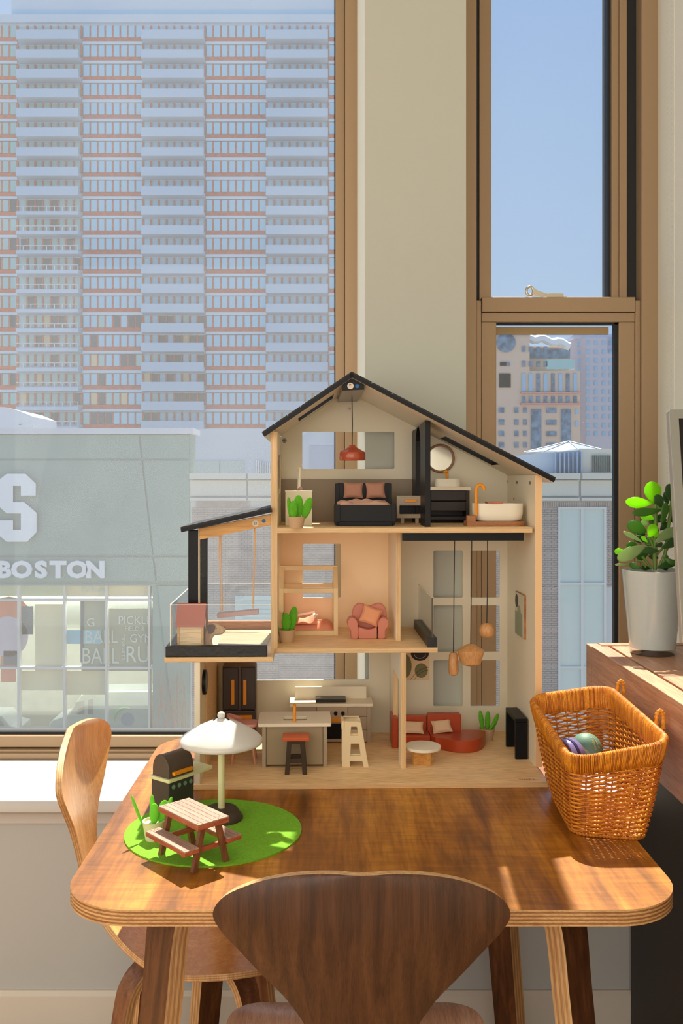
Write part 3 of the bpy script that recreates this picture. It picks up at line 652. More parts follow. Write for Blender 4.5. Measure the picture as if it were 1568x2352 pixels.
# back wall with all its windows (one cut board)
xe = lambda px: X(px, YB)
ridge = H.pl(807, 893, YB)
outl = [(X(447, YB-.34)+0, zB), (xR0, zB), (xR0, Z(1084, YB)), ridge, (xL1, Z(975, YB)), (xL1, zM), (X(447, 0), zM)]
outl = [(X(459, 0), zB), (xR0, zB), (xR0, Z(1086, YB)), ridge, (xL1, Z(992, YB)), (xL1, zM-.0105), (X(459, 0), zM-.0105)]
def hole(p0, p1, q0, q1, r=.004):
    a, b = H.pl(p0, q1, YB); c_, d_ = H.pl(p1, q0, YB); return rrect(a, c_, b, d_, r, 4)
holes = [hole(694, 906, 992, 1077), hole(695, 783, 1249, 1373), hole(587, 848, 1470, 1563)]
for a, b in ((995, 1062), (1080, 1147)):
    for q0, q1 in ((1264, 1373), (1390, 1498), (1516, 1623)): holes.append(hole(a, b, q0, q1))
part('back_wall', M().curve([outl]+holes, YB, YB+.009, 'xz', 0, 1), [CREAM2, mat('cut_edge', (236, 232, 214), .5)], hs)
part('wainscot', M().box(xL1, X(957, YB), YB-.006, YB, zT, Z(1101, YB)), GREYP, hs, bevel=.0006)
# inner walls
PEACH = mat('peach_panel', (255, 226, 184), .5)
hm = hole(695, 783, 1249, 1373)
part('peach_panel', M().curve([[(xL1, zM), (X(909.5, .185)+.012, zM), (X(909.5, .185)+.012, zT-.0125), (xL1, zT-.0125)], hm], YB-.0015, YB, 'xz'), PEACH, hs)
xp0, xp1 = X(909.5, .185), X(920.5, .185)
pw = M().box(xp0, xp1, .19, YB, zM, zT-.0125); pw.m = [1, 1, 1, 1, 0, 0]
part('partition', pw, [CREAM, BIRCH_V], hs, bevel=.0005)
hbox('window_trim', xp1, xp1+.003, .23, .26, Z(1355, .23, 920), Z(1262, .23, 920), CREAM, None)
g0, g1 = X(920.5, UF), X(931.5, UF)
pg = M().curve([[(UF-.001, zB), (.16, zB), (.16, .20), (.29, .20), (.29, zB), (YB, zB), (YB, zM-.0115), (UF-.001, zM-.0115)]], g0, g1, 'yz', 0, 1)
part('partition', pg, [CREAM, BIRCH_V], hs)
# black bathroom partition with an arch
a0, a1 = X(976, .13), X(988, .13)
arch = [(.22, zT), (.22, zT+.19)]+[(.27-.05*math.cos(t), zT+.19+.05*math.sin(t)) for t in [math.pi*k/10 for k in range(1, 10)]]+[(.32, zT+.19), (.32, zT)]
zt1 = Z(966, .13, 982)
xa_ = X(976, .13)
part('bathroom_partition', M().curve([[(.128, zT)]+arch+[(YB, zT), (YB, zT+.232), (.128, zt1)]], a0, a1, 'yz'), BLACKP, hs, bevel=.0006)
# beam under the upper floor
hbox('ceiling_beam', X(924, .125), X(1203, .125), .125, .140, Z(1242, .125, 1060), zT-.0125, BLACKP, None)
# roofs
RF = .075; RB = YB+.02
ap = H.pl(807.5, 853, RF); le = H.pl(600, 993, RF); re = H.pl(1277, 1097, RF)
TH = 12.5*2.07/F
def slope(A, B, nm, hole_s, n, sgn):
    """roof board from ridge A to eave B (x,z) with a skylight hole given as (s0,s1,y0,y1), then n grooved shingles on top"""
    A, B = Vector(A), Vector(B); L = (B-A).length; t = (B-A)/L; nn = Vector((t.y, -t.x))*sgn     # nn points down
    pt = lambda s_, q: (A+t*s_+nn*q)
    s0, s1, y0, y1 = hole_s
    th0, th1 = .0035, TH
    def slab(mb, sa, sb, ya, yb, q0, q1, m=0, mb2=1):
        c4 = [pt(sa, q0), pt(sb, q0), pt(sb, q1), pt(sa, q1)]
        v = [(p.x, y, p.y) for y in (ya, yb) for p in c4]
        mb.add(v, [(0, 3, 2, 1), (4, 5, 6, 7), (0, 1, 5, 4), (1, 2, 6, 5), (2, 3, 7, 6), (3, 0, 4, 7)], [0, 0, 0, 0, mb2, 0])
    board = M()
    P = [(0, s0, RF, RB), (s1, L, RF, RB), (s0, s1, RF, y0), (s0, s1, y1, RB)]
    for a, b, c_, d_ in P: slab(board, a, b, c_, d_, th0, th1)
    rb = part('roof_board', board, [BLACKP, CREAM2], hs)
    st = L/n
    for k in range(n):
        a, b = k*st+.0008, (k+1)*st-.0008
        mb = M()
        if b <= s0 or a >= s1: slab(mb, a, b, RF, RB, 0, th0, mb2=0)
        else:
            slab(mb, a, b, RF, y0, 0, th0, mb2=0); slab(mb, a, b, y1, RB, 0, th0, mb2=0)
            if a < s0: slab(mb, a, s0, y0, y1, 0, th0, mb2=0)
            if b > s1: slab(mb, s1, b, y0, y1, 0, th0, mb2=0)
        part('shingle', mb, ROOFB, rb)
    return pt
ptl = slope(ap, le, 'l', (.052, .155, .205, .33), 7, -1)
ptr = slope(ap, re, 'r', (.275, .425, .26, .36), 10, 1)
# ridge block with the stickers
rp = P2(.085, [(785, 875), (809, 868.5), (836, 880), (836, 895), (786, 897.5)])
rbk = part('ridge_beam', M().prism(rp, .085, YB, 'xz', 0, 1), [BLACKP, mat('ridge_grey', (150, 146, 140), .4)], hs)
def sticker(px, py, y, r, txt, rot=0, parent=hs, m=STICK):
    x, z = H.pl(px, py, y)
    s_ = part('sticker', M().lathe([(0, y-.0006), (r, y-.0006), (r, y), (0, y)], (x, 0, z), 20, ax='y'), m, parent)
    if txt: part('number', M().text(txt, x, z, r*1.25, y-.001, y-.0006, rot=rot), INK, s_)
sticker(804.5, 886.5, .085, .0072, '19', 1.45, rbk); sticker(820, 887, .085, .0044, None, 0, rbk, BLUED)
sticker(801, 939, YB, .0075, '10', .1)
for p in ((653, 1012), (952, 992), (1168, 1106)):
    x, z = H.pl(*p, YB); sc_ = part('screw', M().lathe([(0, YB-.0016), (.005, YB-.0016), (.0058, YB-.0004), (.0058, YB), (0, YB)], (x, 0, z), 16, ax='y'), SCREWM, hs)
    part('slot', M().box(x-.004, x+.004, YB-.0018, YB-.0015, z-.0006, z+.0006).box(x-.0006, x+.0006, YB-.0018, YB-.0015, z-.004, z+.004), INK, sc_)
for px, py in ((1187, 1108), (1217, 1109), (1180, 1146)):
    y = H.pxx(px, xR0, 0); z = Z(py, y, px)
    part('screw_hole', M().lathe([(0, xR0-.0004), (.0042, xR0-.0004), (.0042, xR0+.001), (0, xR0+.001)], (0, y, z), 14, ax='x'), mat('hole_dark', (70, 52, 34), .9), hs)
# terrace: railing base, acrylic panes, posts, roof, beam
tb0 = X(379, 0)
tr = M().box(tb0, X(613, .004), .004, .022, zM, Z(1484, .004, 500))
part('railing_base', tr, BLACKW, hs, bevel=.0015)
part('railing_base', M().box(tb0, tb0+.018, .022, YB-.03, zM, Z(1484, .004, 500)), BLACKW, hs, bevel=.0015)
part('railing_base', M().box(tb0, xL0, YB-.03, YB-.012, zM, zM+.021), OAKB, hs, bevel=.0015)
zr = Z(1389, .013, 500); pxl = X(391, .012)
def acr(nm, b, e):
    p = part(nm, M().box(*b), ACRYL, hs)
    for q in e: part('polished_edge', M().box(*q), ACRYLE, p)
acr('railing_pane', (pxl, X(622, .012), .011, .0135, zM+.01, zr), [(pxl, X(622, .012), .0108, .0137, zr, zr+.001), (pxl-.0003, pxl+.0012, .0108, .0137, zM+.022, zr)])
acr('railing_pane', (pxl-.001, pxl+.0015, .016, YB-.02, zM+.01, zr), [(pxl-.0012, pxl+.0017, .016, YB-.02, zr, zr+.001), (pxl-.0012, pxl+.0017, .0145, .016, zM+.022, zr)])
acr('railing_pane', (pxl, xL0, YB-.022, YB-.0195, zM+.015, zr+.003), [(pxl, xL0, YB-.0223, YB-.0193, zr+.003, zr+.0042)])
py0, py1 = X(432, UF), X(455, UF)
hbox('post', py0, py1, UF, UF+.024, zM, Z(1218, UF, 445), BLACKP, None)
hbox('post', py0, py1, .285, .309, zM, Z(1218, UF, 445)-.005, BLACKW, None)
A_, B_ = H.pl(622, 1165, .09), H.pl(413.5, 1211, .09)
TRF0, TRF1 = .075, .335
A_, B_ = H.pl(622, 1165, TRF0), H.pl(413.5, 1211, TRF0)
v0 = Vector(A_); t0 = (Vector(B_)-v0); Lr = t0.length; t0 /= Lr; n0 = Vector((t0.y, -t0.x))
if n0.y > 0: n0 = -n0
def tslab(sa, sb, q0, q1, y0, y1, mb=None):
    mb = mb or M(); c4 = [v0+t0*sa+n0*q0, v0+t0*sb+n0*q0, v0+t0*sb+n0*q1, v0+t0*sa+n0*q1]
    return mb.add([(p.x, y, p.y) for y in (y0, y1) for p in c4], [(0, 3, 2, 1), (4, 5, 6, 7), (0, 1, 5, 4), (1, 2, 6, 5), (2, 3, 7, 6), (3, 0, 4, 7)])
trf = part('terrace_roof', tslab(0, Lr, .0035, .0115, TRF0, TRF1), BLACKP, hs)
for k in range(5): part('shingle', tslab(k*Lr/5+.0008, (k+1)*Lr/5-.0008, 0, .0035, TRF0, TRF1), ROOFB, trf)
bp = [(X(457, UF), Z(1213.5, UF, 457)), (X(621.5, UF), Z(1181, UF, 621)), (X(621.5, UF), Z(1206, UF, 621)), (X(457, UF), Z(1240, UF, 457))]
bm2 = part('swing_beam', M().prism(bp, UF+.002, UF+.02), PINE, hs, bevel=.0006)
part('support_strip', M().box(X(455, UF), X(457, UF), UF+.001, UF+.02, zM, bp[0][1]), CREAM, hs)
sticker(586.5, 1202.5, UF+.002, .0072, '21', .05, bm2); sticker(605.5, 1196.5, UF+.002, .0043, None, 0, bm2, BLUED)
# loft glass rail at the open edge of the middle floor
e1 = X(1005, UF)
x2, y2 = H.fl(983, 1487, zM)
part('rail_base', M().box(e1-.023, e1-.0015, UF+.001, YB-.02, zM, zM+.022), BLACKW, hs, bevel=.001)
zg_ = Z(1373, UF+.003, 996)
acr('loft_pane', (e1-.0135, e1-.011, UF+.004, YB-.03, zM+.01, zg_), [(e1-.0137, e1-.0108, UF+.004, YB-.03, zg_, zg_+.0008)])
part('pane_edge', M().box(e1-.0137, e1-.0108, UF+.0025, UF+.004, zM+.01, zg_), mat('smoked_edge', (70, 60, 52), .3), hs)

# ================================================================ furniture helpers
def at(px, py, z):           # floor point under a pixel
    return H.fl(px, py, z)
class Fu:
    """thing standing in the house; boxes given by the pixels of their front face"""
    def __init__(s, name, label, cat, px, py, z, group=None, dy=0):
        s.x, s.y = at(px, py, z); s.y += dy; s.z = z
        s.t = thing(name, label, cat, H, (s.x, s.y, z), group)
    def b(s, nm, p0, p1, q0, q1, d0, d1, m, bev=.0008, par=None, **k):
        y = s.y+d0; a, z1 = H.pl(p0, q0, y); c_, z0 = H.pl(p1, q1, y)
        return part(nm, M().box(a, c_, y, s.y+d1, max(z0, s.z), z1), m, par or s.t, bevel=bev, **k)
def cushion(name, label, cx, cy, cz, w_, h_, t_, m, tilt=0, roll=0, yaw=0, group=None, cat='cushion'):
    R = Matrix.Rotation(yaw, 3, 'Z') @ Matrix.Rotation(tilt, 3, 'X') @ Matrix.Rotation(roll, 3, 'Y')
    n = 14; mb = M()
    def side(sg):
        P = []
        for i in range(n+1):
            row = []
            for j in range(n+1):
                u, v = i/n*2-1, j/n*2-1
                pin = 1-.10*(1-abs(v)**2)*abs(u)**4; pin2 = 1-.10*(1-abs(u)**2)*abs(v)**4
                k = (max(0, (1-u**4)*(1-v**4)))**.55
                k *= 1+.10*math.sin(u*7+v*3)*.5
                p = R @ Vector((u*w_/2*pin, sg*(k*t_/2+.0005), v*h_/2*pin2)); row.append((p.x+cx, p.y+cy, p.z+cz))
            P.append(row)
        return P
    mb.grid(side(1)); mb.grid([r[::-1] for r in side(-1)])
    rim = lambda sg: None
    P, Q = side(1), side(-1)
    lp = [(0, j) for j in range(n)]+[(i, n) for i in range(n)]+[(n, j) for j in range(n, 0, -1)]+[(i, 0) for i in range(n, 0, -1)]
    o = solo(name, label, cat, mb, m, H, (cx, cy, cz-h_/2), group=group, smooth=True, ang=80)
    part('seam', M().tube([tuple((Vector(P[i][j])+Vector(Q[i][j]))/2) for i, j in lp], .0009, 6, True), m, o, smooth=True)
    return o
def cactus(label, px, py, z, top_px, top_py, rp_, leaves, group=None, fr=H, potm=TERRA, name='toy_cactus', felt=FELT):
    """pot base pixel, pot rim pixel row, rim radius; leaves: (dx, base, height, width, lean, thick)"""
    x, y = fr.fl(px, py, z); k = 0
    h_ = fr.pl(top_px, top_py, y)[1]-z
    t = thing(name, label, 'toy plant', fr, (x, y+rp_*.7, z), group); y += rp_*.7
    part('pot', M().lathe([(0, z), (rp_*.72, z), (rp_, z+h_), (rp_*.86, z+h_), (rp_*.8, z+h_-.004), (0, z+h_-.004)], (x, y, 0), 32), potm, t, smooth=True, ang=40)
    for dx, hh, ww, lean, dy in leaves:
        R = Matrix.Rotation(lean, 3, 'Y')
        c_ = Vector((x+dx, y+dy, z+h_-.006))+R @ Vector((0, 0, hh/2))
        part('leaf', M().ell(tuple(c_), (ww/2, min(.0045, ww/2), hh/2), 14, 12, rot=R, fn=lambda p: Vector((p.x*(1-.18*(1 if p.z < 0 else 0)*abs(p.z)) if True else 0, p.y, math.copysign(abs(p.z)**.85, p.z)))), felt, t, smooth=True)
    return t
# ---------------------------------------------------------------- upper floor
s = Fu('side_cabinet', 'cream cube cabinet behind the potted cactus on the top floor', 'cabinet', 686, 1207, zT)
s.b('body', 655, 716.5, 1129, 1207, 0, .052, CREAM2); s.b('top_board', 654, 717.5, 1126, 1129.5, -.001, .054, WHITEP)
xs, ys, zs_ = s.x, s.y+.026, H.pl(686, 1128, s.y)[1]
t = thing('toy_floor_lamp', 'slim white and pink toy lamp standing on the cream cube cabinet', 'lamp', H, (xs+.002, ys, zs_))
part('base', M().ell((xs+.003, ys, zs_+.005), (.0062, .0062, .0062), 16, 10), mat('rose_glass', (240, 190, 176), .2, trans=.4), t, smooth=True)
part('stem', M().tube([(xs, ys, zs_+.004), (xs+.002, ys, zs_+.054)], [.0045, .0036], 12), WHITEP, t, smooth=True)
part('cap', M().box(xs-.0015, xs+.0055, ys-.003, ys+.003, zs_+.053, zs_+.0575), BIRCH, t)
part('bulb', M().ell((xs+.0045, ys, zs_+.061), (.0028, .0028, .0035), 12, 8), mat('clear_bulb', (240, 240, 236), .1, trans=.6), t, smooth=True)
cactus('green felt cactus in a clay pot before the cream cube cabinet, top floor', 680, 1213.5, zT, 680, 1187, .0205, [(-.012, .05, .010, -.12, 0), (.004, .055, .022, .02, .006), (.016, .052, .020, .32, .004), (-.006, .042, .019, -.02, -.008)])
# bed
s = Fu('toy_bed', 'black toy double bed with pink bedding on the top floor', 'bed', 838, 1208.5, zT)
s.b('footboard', 770.5, 905, 1160, 1198, 0, .008, BLACKP); s.b('drawer_front', 776, 901, 1196, 1208.5, .003, .012, BLACKP)
s.b('corner_post', 769, 781, 1159, 1199, -.002, .010, BLACKP); s.b('corner_post', 899, 909, 1159, 1199, -.002, .010, BLACKP)
BD = .135
s.b('side_rail', 770, 778, 1162, 1206, .008, BD, BLACKP); s.b('side_rail', 900, 907, 1162, 1206, .008, BD, BLACKP)
yh = s.y+BD
a, zh = H.pl(769.5, 1110.5, yh); b, _ = H.pl(899.5, 1110.5, yh)
part('headboard', M().box(a+.006, b-.006, yh, yh+.008, zT, zh+.001), BLACKP, s.t, bevel=.0008)
for q in (a, b-.010): part('corner_post', M().box(q, q+.010, yh-.003, yh+.010, zT, zh), BLACKP, s.t, bevel=.0008)
zmat = Z(1162, s.y, 838)
part('mattress', M().box(a+.008, b-.008, s.y+.010, yh-.002, zT+.012, zmat-.006), FAB_W, s.t, bevel=.003)
# folded duvet
mb = M(); x0, x1 = X(772, s.y+.03), X(899, s.y+.03); n = 22
def duv(i, j):
    u, v = i/n, j/12
    x = x0+.002+(x1-x0-.004)*u; y = s.y+.012+v*.075
    z = zmat-.004+.0125*min(1, 4*min(v, 1-v)+.2)*min(1, 7*min(u, 1-u)+.35)+.0022*math.sin(u*9+v*5)+.0018*math.sin(u*23-v*9)+.005*(v > .45)*(1-u*.5)
    return (x, y, z)
mb.grid([[duv(i, j) for j in range(13)] for i in range(n+1)])
mb.grid([[(duv(i, j)[0], duv(i, j)[1], zmat-.0065) for j in range(12, -1, -1)] for i in range(n+1)])
for jj in (0, 12): mb.grid([[duv(i, jj), (duv(i, jj)[0], duv(i, jj)[1], zmat-.0065)] for i in range(n+1)])
for ii in (0, n): mb.grid([[duv(ii, j), (duv(ii, j)[0], duv(ii, j)[1], zmat-.0065)] for j in range(13)])
solo('toy_duvet', 'folded dusty pink duvet lying on the black toy bed', 'duvet', mb, FAB_P, H, ((x0+x1)/2, s.y+.05, zmat-.006), smooth=True, ang=80)
for px, pw_, nm, rl in ((811, 48, 'left', .02), (862, 46, 'right', -.04)):
    yy = yh-.014; xx, zz = H.pl(px, 1126, yy)
    cushion('bed_pillow', ('blush linen pillow against the black headboard, nearer the toy cabinet' if nm == 'left' else 'blush linen pillow against the black headboard, nearer the nightstand'), xx, yy, zz, .047, .038, .014, FAB_D, tilt=-.2, roll=rl, group='pillows on the toy bed', cat='pillow')
# nightstand
s = Fu('nightstand', 'small taupe toy nightstand with mustard handle beside the black bed', 'nightstand', 942, 1202.5, zT)
y = s.y; a, z0 = H.pl(911, 1190, y); b, z1 = H.pl(973, 1139, y)
ho = rrect(H.pl(917, 1181, y)[0], H.pl(968, 1161, y)[0], H.pl(917, 1181, y)[1], H.pl(968, 1161, y)[1], .002)
part('body', M().curve([rrect(a, b, z0, z1, .0022), ho], y, y+.04), TAUPE, s.t, bevel=.0005)
part('back_panel', M().box(a+.003, b-.003, y+.036, y+.039, z0+.003, z1-.003), BLACKP, s.t)
dr = s.b('drawer', 915.5, 967.5, 1142, 1158, -.002, .002, TAUPE); s.b('handle', 928.5, 957, 1147.5, 1153.5, -.006, -.002, MUSTARD, par=dr)
for p in (920, 953.5): s.b('leg', p, p+8, 1189, 1202.5, .003, .010, TAUPE)
# pendant lamp
y = .24; xx, zt_ = H.pl(808.5, 1022, y); zb_ = H.pl(808.5, 1057.5, y)[1]; rr = (838.5-777)/2*(1.996+y)/F
t = thing('pendant_lamp', 'terracotta toy pendant lamp hanging from the ridge above the bed', 'lamp', H, (xx, y, zb_))
part('cord', M().tube([(xx-.0005, y, Z(898, .1)), (xx+.0006, y, zt_+.05), (xx, y, zt_)], .0011, 8), INK, t, smooth=True)
part('shade', M().lathe([(0, zt_), (rr*.22, zt_), (rr*.27, zt_-.004), (rr*.5, zt_-.009), (rr*.93, zt_-.0165), (rr*.985, zt_-.019), (rr, zb_+.003), (rr*.94, zb_), (rr*.9, zb_+.002), (0, zb_+.004)], (xx, y, 0), 40), mat('terracotta_gloss', (176, 78, 50), .25, coat=.5), t, smooth=True, ang=50)
# vanity
s = Fu('bathroom_vanity', 'dark brown toy vanity with cream top and white basin beside the black partition', 'vanity', 1034, 1201.5, zT)
s.b('side_panel', 1070, 1078, 1125, 1201, 0, .06, DARKB); s.b('side_panel', 985, 989, 1125, 1201, 0, .06, DARKB)
s.b('back_panel', 988, 1072, 1126, 1200, .055, .06, DARKB)
s.b('drawer', 990, 1070, 1127.5, 1150, 0, .05, DARKB); s.b('drawer', 990, 1070, 1151.5, 1173, 0, .05, DARKB); s.b('shelf', 988, 1071, 1186, 1194, 0, .05, DARKB)
s.b('worktop', 986, 1081.5, 1118.5, 1126.5, -.002, .062, CREAM)
zw = H.pl(1030, 1119, s.y)[1]; yb_ = s.y+.03; r0 = H.pl(1000, 1110, s.y+.012)[0]; r1 = H.pl(1058.5, 1110, s.y+.012)[0]
zt_ = H.pl(1030, 1099.5, s.y+.012)[1]
bs_ = M().prism(rrect(r0, r1, s.y+.012, s.y+.048, .016, 8), zw, zt_, 'xy')
bn = part('basin', bs_, WHITEP, s.t, smooth=True, ang=40, bevel=.0008)
xf = X(1027, s.y+.05)
part('faucet', M().tube([(xf, s.y+.054, zw), (xf, s.y+.054, zt_+.014), (xf, s.y+.052, zt_+.0175), (xf-.003, s.y+.046, zt_+.0185), (xf-.011, s.y+.044, zt_+.017)], [.0036, .0036, .0036, .0034, .0028], 10), MUSTARD, s.t, smooth=True)
yy = YB-.006; xx, zz = H.pl(1011, 1053, yy); rr = 33.5*(1.996+yy)/F
t = thing('round_mirror', 'round toy mirror in a thin brown frame on the bathroom wall', 'mirror', H, (xx, YB, zz-rr))
part('frame', M().lathe([(rr*.84, YB-.002), (rr*.84, YB-.007), (rr*.95, YB-.0085), (rr, YB-.006), (rr, YB), (rr*.84, YB)], (xx, 0, zz), 48, ax='y'), mat('mirror_frame', (150, 112, 82), .5), t, smooth=True)
part('glass', M().lathe([(0, YB-.003), (rr*.85, YB-.003), (rr*.85, YB-.0005), (0, YB-.0005)], (xx, 0, zz), 48, ax='y'), MIRROR, t)
# bathtub
s = Fu('bathtub', 'white oval toy bathtub on a wooden base with a mustard tap', 'bathtub', 1142, 1209, zT)
a = H.pl(1072.5, 1200, s.y)[0]; b = H.pl(1211, 1200, s.y)[0]; zt_ = H.pl(1142, 1198, s.y)[1]
part('wooden_base', M().prism(rrect(a, b, s.y, s.y+.075, .03, 8), zT, zt_, 'xy'), OAKB, s.t, bevel=.0006)
part('tap_block', M().prism(rrect(a+.0005, a+.022, s.y+.003, s.y+.022, .003), zT, H.pl(1075, 1184.5, s.y)[1], 'xy'), OAKB, s.t, bevel=.0006)
u0, u1 = H.pl(1090, 1200, s.y)[0], H.pl(1209, 1200, s.y)[0]; zu = H.pl(1150, 1157, s.y+.006)[1]
yc, xc = s.y+.039, (u0+u1)/2; tub = []
for sc_, zz in ((.80, zt_), (.93, zt_+.004), (.99, zt_+.018), (1, zu), (.955, zu), (.93, zu-.006), (.85, zt_+.006), (0.02, zt_+.005)):
    hw, hd = (u1-u0)/2*sc_, .033*sc_ if sc_ > .1 else .0005
    tub.append([(xc+p[0], yc+p[1], zz) for p in rrect(-hw, hw, -hd, hd, hd*.98, 8)])
part('tub', M().grid(tub, closed=True), WHITEP, s.t, smooth=True, ang=50)
xt = X(1093, s.y+.012); zq = H.pl(1093, 1184, s.y)[1]; zz1 = H.pl(1093, 1113.5, s.y+.01)[1]; r_ = .0125
hook = [(xt, s.y+.012, zq), (xt, s.y+.012, zz1-r_)]+[(xt+r_*.75-r_*.75*math.cos(q), s.y+.012, zz1-r_+r_*math.sin(q)) for q in [math.pi*k/10 for k in range(1, 11)]]
part('tap', M().tube(hook, .0038, 10), MUSTARD, s.t, smooth=True)
zc = zu
solo('bath_tray', 'reddish wooden tray lying across the white toy bathtub', 'tray', M().box(X(1117, s.y+.02), X(1152, s.y+.02), s.y+.003, s.y+.04, zc, zc+.0045), wood('tray_wood', (150, 84, 56), (196, 122, 84), scale=(5, 40, 40)), H, (X(1135, s.y), s.y+.02, zc), bevel=.0006)
# ---------------------------------------------------------------- middle floor
cactus('green felt cactus in a clay pot at the foot of the house-frame bed', 658, 1478, zM, 658, 1448, .0212, [(-.016, .040, .0055, -.38, -.004), (-.006, .047, .006, -.05, .006), (.009, .060, .021, .16, .004), (-.002, .045, .022, .03, -.006)])
s = Fu('house_bed', 'pale wooden house-frame toy bed by the left wall of the middle floor', 'bed', 708, 1460, zM, dy=.002)
y = s.y; W_ = .115
p = lambda a, b, yy=y: H.pl(a, b, yy)
BP = mat('bed_pale', (236, 208, 160), .5)
for k, yy in enumerate((y, y+W_)):
    xa, xb = X(641, y), X(776, y); z0 = zM
    zt_ = p(700, 1303)[1]; zm_ = p(700, 1352)[1]; zn = p(700, 1449)[1]
    part('post', M().box(xa, xa+.0105, yy, yy+.0095, z0, zm_), BP, s.t, bevel=.0006); part('post', M().box(xb-.0105, xb, yy, yy+.0095, z0, zm_), BP, s.t, bevel=.0006)
    part('rail', M().box(xa+.0105, xb-.0105, yy, yy+.0095, zm_-.011, zm_), BP, s.t, bevel=.0006)
    part('rail', M().box(xa+.0105, xb-.0105, yy, yy+.0095, z0, zn), BP, s.t, bevel=.0006)
yr = y+W_/2-.005
for q in (xa, xb-.0105):
    for yy, sg in ((y, 1), (y+W_+.0095, -1)):
        zt0 = zm_+.0005; zt1_ = zm_+.052
        part('rafter', M().prism([(yy, zm_), (yy+sg*.010, zm_), (yr+.005+sg*.001, zt1_-.012), (yr+.005, zt1_), (yr+.005-sg*.002, zt1_)] if True else [], q, q+.0105, 'yz'), BP, s.t, bevel=.0005)
part('ridge_rail', M().box(xa, xb, yr, yr+.0095, zm_+.040, zm_+.052), BP, s.t, bevel=.0006)
mt_ = M(); n = 18
def mtf(i, j):
    u, v = i/n, j/10; e = min(1, 8*min(u, 1-u)+.25)*min(1, 6*min(v, 1-v)+.25)
    return (xa+.0115+(xb-xa-.023)*u, y+.0105+(W_-.012)*v, zn-.002+.017*e+.0014*math.sin(u*11+v*4))
mt_.grid([[mtf(i, j) for j in range(11)] for i in range(n+1)]); mt_.grid([[(mtf(i, j)[0], mtf(i, j)[1], zM+.003) for j in range(10, -1, -1)] for i in range(n+1)])
for jj in (0, 10): mt_.grid([[mtf(i, jj), (mtf(i, jj)[0], mtf(i, jj)[1], zM+.003)] for i in range(n+1)])
for ii in (0, n): mt_.grid([[mtf(ii, j), (mtf(ii, j)[0], mtf(ii, j)[1], zM+.003)] for j in range(11)])
part('mattress', mt_, FAB_C, s.t, smooth=True, ang=80)
mb = M(); zt_ = zn+.0145
def bl(i, j, th=0):
    u, v = i/20, j/10
    x = xa+.016+.078*u; z = zt_+.001+.012*math.sin(min(1, v*1.1)*math.pi)*(.5+.6*u)+.0018*math.sin(u*14+v*6)+(.008*max(0, u-.75)*4*math.sin(v*3.1))
    return (x, y+.014+.07*v, z+th)
mb.grid([[bl(i, j) for j in range(11)] for i in range(21)]); mb.grid([[(bl(i, j)[0], bl(i, j)[1], zt_) for j in range(10, -1, -1)] for i in range(21)])
for ii in (0, 20): mb.grid([[bl(ii, j), (bl(ii, j)[0], bl(ii, j)[1], zt_)] for j in range(11)])
for jj in (0, 10): mb.grid([[bl(i, jj), (bl(i, jj)[0], bl(i, jj)[1], zt_)] for i in range(21)])
o = solo('toy_blanket', 'coral toy blanket with white lining folded on the house-frame bed', 'blanket', mb, FAB_C, H, (xa+.05, y+.05, zt_), smooth=True, ang=80)
part('turned_edge', M().tube([(xa+.088+.003*math.sin(k), y+.022+.006*k, zt_+.016+.003*math.sin(k*1.4)) for k in range(9)], [.003+.0012*math.sin(k*1.7) for k in range(9)], 8), FAB_W, o, smooth=True)
part('turned_edge', M().tube([(xa+.04+.006*k, y+.078, zt_+.012+.0012*k) for k in range(9)], .003, 8), FAB_W, o, smooth=True)
# armchair
s = Fu('toy_armchair', 'dusty rose rounded toy armchair on the middle floor', 'armchair', 848, 1468, zM)
y = s.y
q = lambda L, yy: [H.pl(a, b, yy) for a, b in L]
back = q([(813, 1455), (809, 1415), (811, 1398), (818, 1389), (828, 1386), (838, 1389), (848, 1391.5), (858, 1389), (868, 1386), (879, 1389), (886, 1399), (888, 1415), (885, 1455)], y+.03)
back = [(a, max(b, zM)) for a, b in catmull(back, 4)]
part('backrest', M().prism(back, y+.030, y+.045), SALMON, s.t, smooth=True, bevel=.003, ang=50)
part('seat', M().prism(catmull([(a, max(b, zM+.0005)) for a, b in q([(823, 1467), (823, 1441), (830, 1443), (845, 1446), (858, 1444), (865, 1441), (865, 1467)], y)], 3), y, y+.032), SALMON, s.t, smooth=True, bevel=.0015, ang=50)
for sg in (0, 1):
    L = [(806, 1467), (805, 1448), (800, 1442), (797.5, 1434), (799, 1425), (806, 1419), (814, 1420), (820, 1427), (822, 1437), (822, 1467)]
    if sg: L = [(845.5*2-a-1, b) for a, b in L][::-1]
    part('armrest', M().prism([(a, max(b, zM)) for a, b in catmull(q(L, y-.001)+q(L[:1], y-.001), 3)[:-1]], y-.001, y+.036), SALMON, s.t, smooth=True, bevel=.002, ang=50)
xx, zz = H.pl(851, 1414, y+.016)
cushion('chair_cushion', 'peach cushion tilted on the rose toy armchair', xx, y+.016, zz, .046, .042, .016, FAB_C if False else mat('peach_linen', (226, 156, 116), .9, bump=.3, bscale=1400), tilt=-.3, roll=.35)
